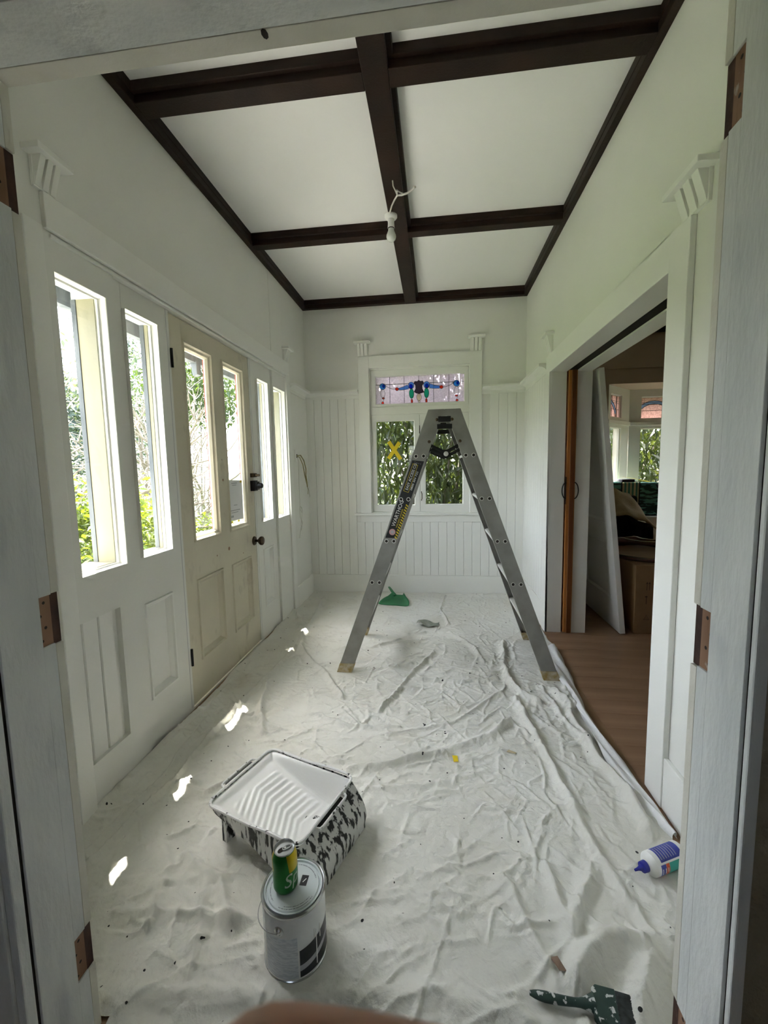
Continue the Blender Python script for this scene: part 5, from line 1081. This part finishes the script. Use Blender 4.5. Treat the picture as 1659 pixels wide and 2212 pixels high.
LM = {'lime': leaf_mat('lime_green_leaf', (0.035, 0.062, 0.006), (0.075, 0.105, 0.010), 0.45, 0.35), 'mid': leaf_mat('mid_green_leaf', (0.014, 0.032, 0.008), (0.032, 0.055, 0.012), 0.45, 0.3),
      'glossy': leaf_mat('glossy_dark_leaf', (0.016, 0.030, 0.013), (0.050, 0.072, 0.026), 0.30, 0.3, 0.5), 'blue': leaf_mat('blue_green_leaf', (0.030, 0.050, 0.050), (0.060, 0.085, 0.080), 0.6, 0.25)}
M['bark'] = mat('grey_brown_bark', (0.10, 0.085, 0.07), (0.20, 0.18, 0.15), 0.9, 12, 0.4, 40)
M['twig'] = mat('pale_twig', (0.12, 0.10, 0.08), (0.18, 0.155, 0.12), 0.8, 12)
LEAF = np.array([(0, 0, 0), (0.42, 0.19, 0.04), (0.42, -0.19, 0.04), (1, 0, -0.04), (0.42, 0, -0.02)]); LF = [(0, 4, 1), (0, 2, 4), (4, 3, 1), (4, 2, 3)]
def rotm(rs, droop):
    az = rs.uniform(0, 2*math.pi); el = rs.normal(-droop, 0.45); ro = rs.normal(0, 0.7)
    ca, sa, ce_, se, cr, sr = math.cos(az), math.sin(az), math.cos(el), math.sin(el), math.cos(ro), math.sin(ro)
    x = np.array([ca*ce_, sa*ce_, se]); y = np.array([-sa, ca, 0]); z = np.cross(x, y); return np.stack([x, y*cr+z*sr, z*cr-y*sr], 1)
def leaves(rs, P, size, droop, wf=1.0):
    n = len(P); V = np.zeros((n*5, 3)); F = []
    for i in range(n):
        L = LEAF.copy(); L[:, 1] *= wf; V[i*5:i*5+5] = P[i]+(L*size*rs.uniform(0.7, 1.25))@rotm(rs, droop).T
        F += [tuple(a+i*5 for a in f) for f in LF]
    return V, F
def blob_points(rs, n, c, r, shell=0.55, clumps=24):
    cs = rs.normal(size=(clumps, 3)); cs /= np.linalg.norm(cs, axis=1)[:, None]; cs = cs*(rs.uniform(shell, 1.0, (clumps, 1)))*np.array(r)*0.8
    k = rs.randint(0, clumps, n); return np.array(c)+cs[k]+rs.normal(size=(n, 3))*np.array(r)*0.17
def bush(name, label, cat, c, r, n, size, m_, seed, droop=0.3, group=None, wf=1.0, stems=5, base=None):
    rs = np.random.RandomState(seed); b = base if base is not None else (c[0], c[1], -0.45)
    t = thing(name, b, label, cat, group); P = blob_points(rs, n, c, r); V, F = leaves(rs, P, size, droop, wf)
    mb = MB(); mb.v = [tuple(v) for v in V]; mb.f = F; mb.mi = [0]*len(F); me = bpy.data.meshes.new('foliage'); me.from_pydata(mb.v, [], mb.f); me.materials.append(m_)
    fo_ = link('foliage', me, t); fo_['kind'] = 'stuff'
    sm_ = MB()
    for k in range(stems):
        e = np.array(c)+rs.normal(size=3)*np.array(r)*0.4; mid_ = (np.array(b)+e)/2+rs.normal(size=3)*0.12; sm_.tube([b, mid_, e], [0.03, 0.02, 0.006], 6)
    sm_.build('stem', M['bark'], t, smooth=True); return t
# left garden
bush('garden_shrub', 'lime green leafy shrub just outside the first sidelight', 'shrub', (-3.0, 3.35, 0.50), (0.75, 0.85, 0.85), 7000, 0.085, LM['lime'], 1, group=None)
bush('garden_shrub', 'darker green leafy shrub below the bare branches outside the sidelights', 'shrub', (-3.9, 4.9, 0.30), (0.9, 0.9, 0.85), 4200, 0.09, LM['mid'], 2)
bush('garden_shrub', 'lime green shrub low outside the front door glass', 'shrub', (-3.7, 6.3, 0.25), (0.9, 0.8, 0.75), 4200, 0.085, LM['lime'], 3)
bush('hedge_tree', 'tall blue-green tree far behind the bare branches', 'tree', (-11.5, 11.5, 2.6), (2.3, 2.3, 2.7), 7000, 0.22, LM['blue'], 4, base=(-11.5, 11.5, -0.45))
bush('hedge_tree', 'blue-green tree with a ragged crown seen past the first sidelight', 'tree', (-12.0, 15.5, 3.6), (2.3, 2.3, 3.4), 7000, 0.22, LM['blue'], 5, base=(-12, 15.5, -0.45))
bush('garden_tree', 'green tree with hanging leaves seen through the door glass', 'tree', (-6.6, 11.2, 3.5), (1.7, 1.7, 1.2), 5000, 0.16, LM['mid'], 6, base=(-6.6, 11.2, -0.45), droop=0.7)
bush('hedge', 'pale grey-green hedge along the far side of the garden', 'hedge', (-9.0, 9.0, 0.5), (2.6, 2.6, 1.0), 6000, 0.16, LM['blue'], 7)
def bare_tree(label, base, seed, h, nm='bare_tree'):
    rs = random.Random(seed); t = thing(nm, base, label, 'tree'); mb = MB()
    def grow(p, d, ln, r, lev):
        pts = [Vector(p)]; dd = Vector(d)
        for k in range(4): dd = (dd+Vector((rs.gauss(0, .16), rs.gauss(0, .16), rs.gauss(0.03, .12)))).normalized(); pts.append(pts[-1]+dd*ln/4)
        mb.tube(pts, [r, r*.9, r*.8, r*.68, r*.55], 5 if lev > 1 else 7, caps=False)
        if lev < 5:
            for k in range(3 if lev < 4 else 2):
                q_ = pts[rs.randint(2, 4)]; nd = (dd+Vector((rs.gauss(0, .75), rs.gauss(0, .75), rs.gauss(0.1, .5)))).normalized(); grow(q_, nd, ln*rs.uniform(.6, .85), r*.58, lev+1)
    for k in range(4): grow(base, (rs.gauss(0, .4), rs.gauss(0, .4), 1), h*0.42, 0.06, 1)
    mb.build('branches', M['twig'], t, smooth=True, merge=False)
bare_tree('leafless tree of fine pale branches outside the second sidelight', (-4.9, 6.2, -0.45), 3, 3.4); bare_tree('leafless spreading tree seen through the front door glass', (-5.2, 9.0, -0.45), 5, 4.2); bare_tree('leafless shrub of thin twigs behind the lime green shrub', (-4.6, 4.6, -0.45), 9, 2.9, 'bare_shrub')
# broad-leaved tree filling the back window
def window_tree(label, c, r, n, seed, base, npart, size=0.155):
    rs = np.random.RandomState(seed); t = thing('evergreen_tree', base, label, 'tree'); P = np.array(c)+rs.uniform(-1, 1, (n, 3))*np.array(r)
    V, F = leaves(rs, P, size, 0.95, 0.8); me = bpy.data.meshes.new('foliage'); me.from_pydata([tuple(v) for v in V], [], F); me.materials.append(LM['glossy']); f = link('foliage', me, t); f['kind'] = 'stuff'
    lm = bpy.data.meshes.new('leaf'); lm.from_pydata([tuple(v*size) for v in LEAF*np.array([1, .9, 1])], [], LF); lm.materials.append(LM['glossy'])
    lm2 = lm.copy(); lm2.materials.clear(); lm2.materials.append(LM['lime'])
    for i in range(npart):
        p = np.array([c[0]+rs.uniform(-1, 1)*r[0]*0.75, c[1]-r[1]*rs.uniform(0.9, 1.05), c[2]+rs.uniform(-0.8, 0.55)*r[2]]); R3 = rotm(rs, 0.75)*rs.uniform(0.8, 1.2)
        o = link('leaf', lm if rs.rand() > 0.30 else lm2, t); o.matrix_parent_inverse = Matrix.Translation(-Vector(base)); o.matrix_basis = Matrix(((*R3[0], p[0]), (*R3[1], p[1]), (*R3[2], p[2]), (0, 0, 0, 1)))
    m = MB()
    for k in range(9):
        e = np.array(c)+rs.uniform(-1, 1, 3)*np.array(r)*0.8; m.tube([base, tuple((np.array(base)+e)/2+rs.normal(size=3)*0.2), tuple(e)], [0.06, 0.03, 0.008], 6)
    m.build('branch', M['bark'], t, smooth=True)
window_tree('glossy dark green tree crowding the end window behind the tape cross', (-0.45, 5.85, 1.35), (1.30, 0.85, 1.75), 9500, 21, (-0.2, 5.9, -0.45), 220)
window_tree('glossy broad-leaved tree outside the bay window of the next room', (3.3, 7.55, 1.5), (2.3, 0.8, 1.8), 11000, 22, (3.2, 7.7, -0.45), 90, 0.19)
bush('hedge_tree', 'dark backdrop tree far behind the end window', 'tree', (-0.6, 8.3, 1.5), (2.0, 0.7, 2.0), 6000, 0.20, LM['mid'], 8, base=(-0.6, 8.3, -0.45)); bush('hedge_tree', 'dark backdrop tree behind the bay window tree', 'tree', (4.2, 9.8, 1.7), (2.6, 0.7, 2.1), 6000, 0.22, LM['mid'], 10, base=(4.2, 9.8, -0.45))

# ================================================================== HAND AT THE LENS
hd = thing('person', (0.0, 0.0, 0.0), 'bare hand with one fingertip intruding at the low edge of the doorway view', 'person')
M['skin'] = mat('skin', (0.50, 0.25, 0.15), (0.55, 0.28, 0.17), 0.5, 30); M['skin'].node_tree.nodes['Principled BSDF'].inputs['Subsurface Weight'].default_value = 0.1
def cs(x, y, z):
    x -= 0.0082; y -= 0.0019
    return Vector((0, 0, CAMZ))+CR*x+CU*y+CF*z
chains = {'palm': [((0.060, -0.062, 0.012), .013), ((0.085, -0.075, 0.010), .022), ((0.120, -0.092, 0.004), .024), ((0.150, -0.105, -0.006), .019), ((0.200, -0.125, -0.03), .022)],
 'index': [((0.060, -0.062, 0.012), .0095), ((0.035, -0.050, 0.022), .0090), ((0.014, -0.0455, 0.0290), .0085), ((-0.0075, -0.0425, 0.0300), .0078)],
 'middle': [((0.066, -0.075, 0.020), .0098), ((0.045, -0.078, 0.038), .0092), ((0.022, -0.076, 0.046), .0088), ((0.002, -0.073, 0.047), .0080)],
 'ring': [((0.074, -0.088, 0.024), .0095), ((0.055, -0.094, 0.040), .0090), ((0.034, -0.094, 0.046), .0085), ((0.016, -0.092, 0.046), .0078)],
 'little': [((0.086, -0.100, 0.024), .0085), ((0.070, -0.107, 0.036), .0078), ((0.054, -0.108, 0.041), .0072), ((0.040, -0.107, 0.041), .0066)],
 'thumb': [((0.100, -0.070, -0.006), .0125), ((0.082, -0.052, -0.020), .0115), ((0.060, -0.046, -0.026), .0105), ((0.042, -0.045, -0.026), .0090)]}
vs, es, rr = [], [], []
for nm, ch in chains.items():
    k0 = len(vs)
    for i, (p, r_) in enumerate(ch):
        if nm == 'index' and i == 0: continue
        vs.append(cs(*p)); rr.append(r_)
        if nm == 'index' and i == 1: es.append((0, len(vs)-1))
        elif i > 0: es.append((len(vs)-2, len(vs)-1))
        elif nm in ('middle', 'ring', 'little'): es.append((1, len(vs)-1))
        elif nm == 'thumb': es.append((2, len(vs)-1))
me = bpy.data.meshes.new('hand'); me.from_pydata([tuple(v) for v in vs], es, []); me.materials.append(M['skin'])
ho = link('hand', me, hd); sk = ho.modifiers.new('skin', 'SKIN'); sk.use_smooth_shade = True
for i, v in enumerate(me.skin_vertices[0].data): v.radius = (rr[i], rr[i]); v.use_root = (i == 1)
sb_ = ho.modifiers.new('smooth', 'SUBSURF'); sb_.levels = 2; sb_.render_levels = 2
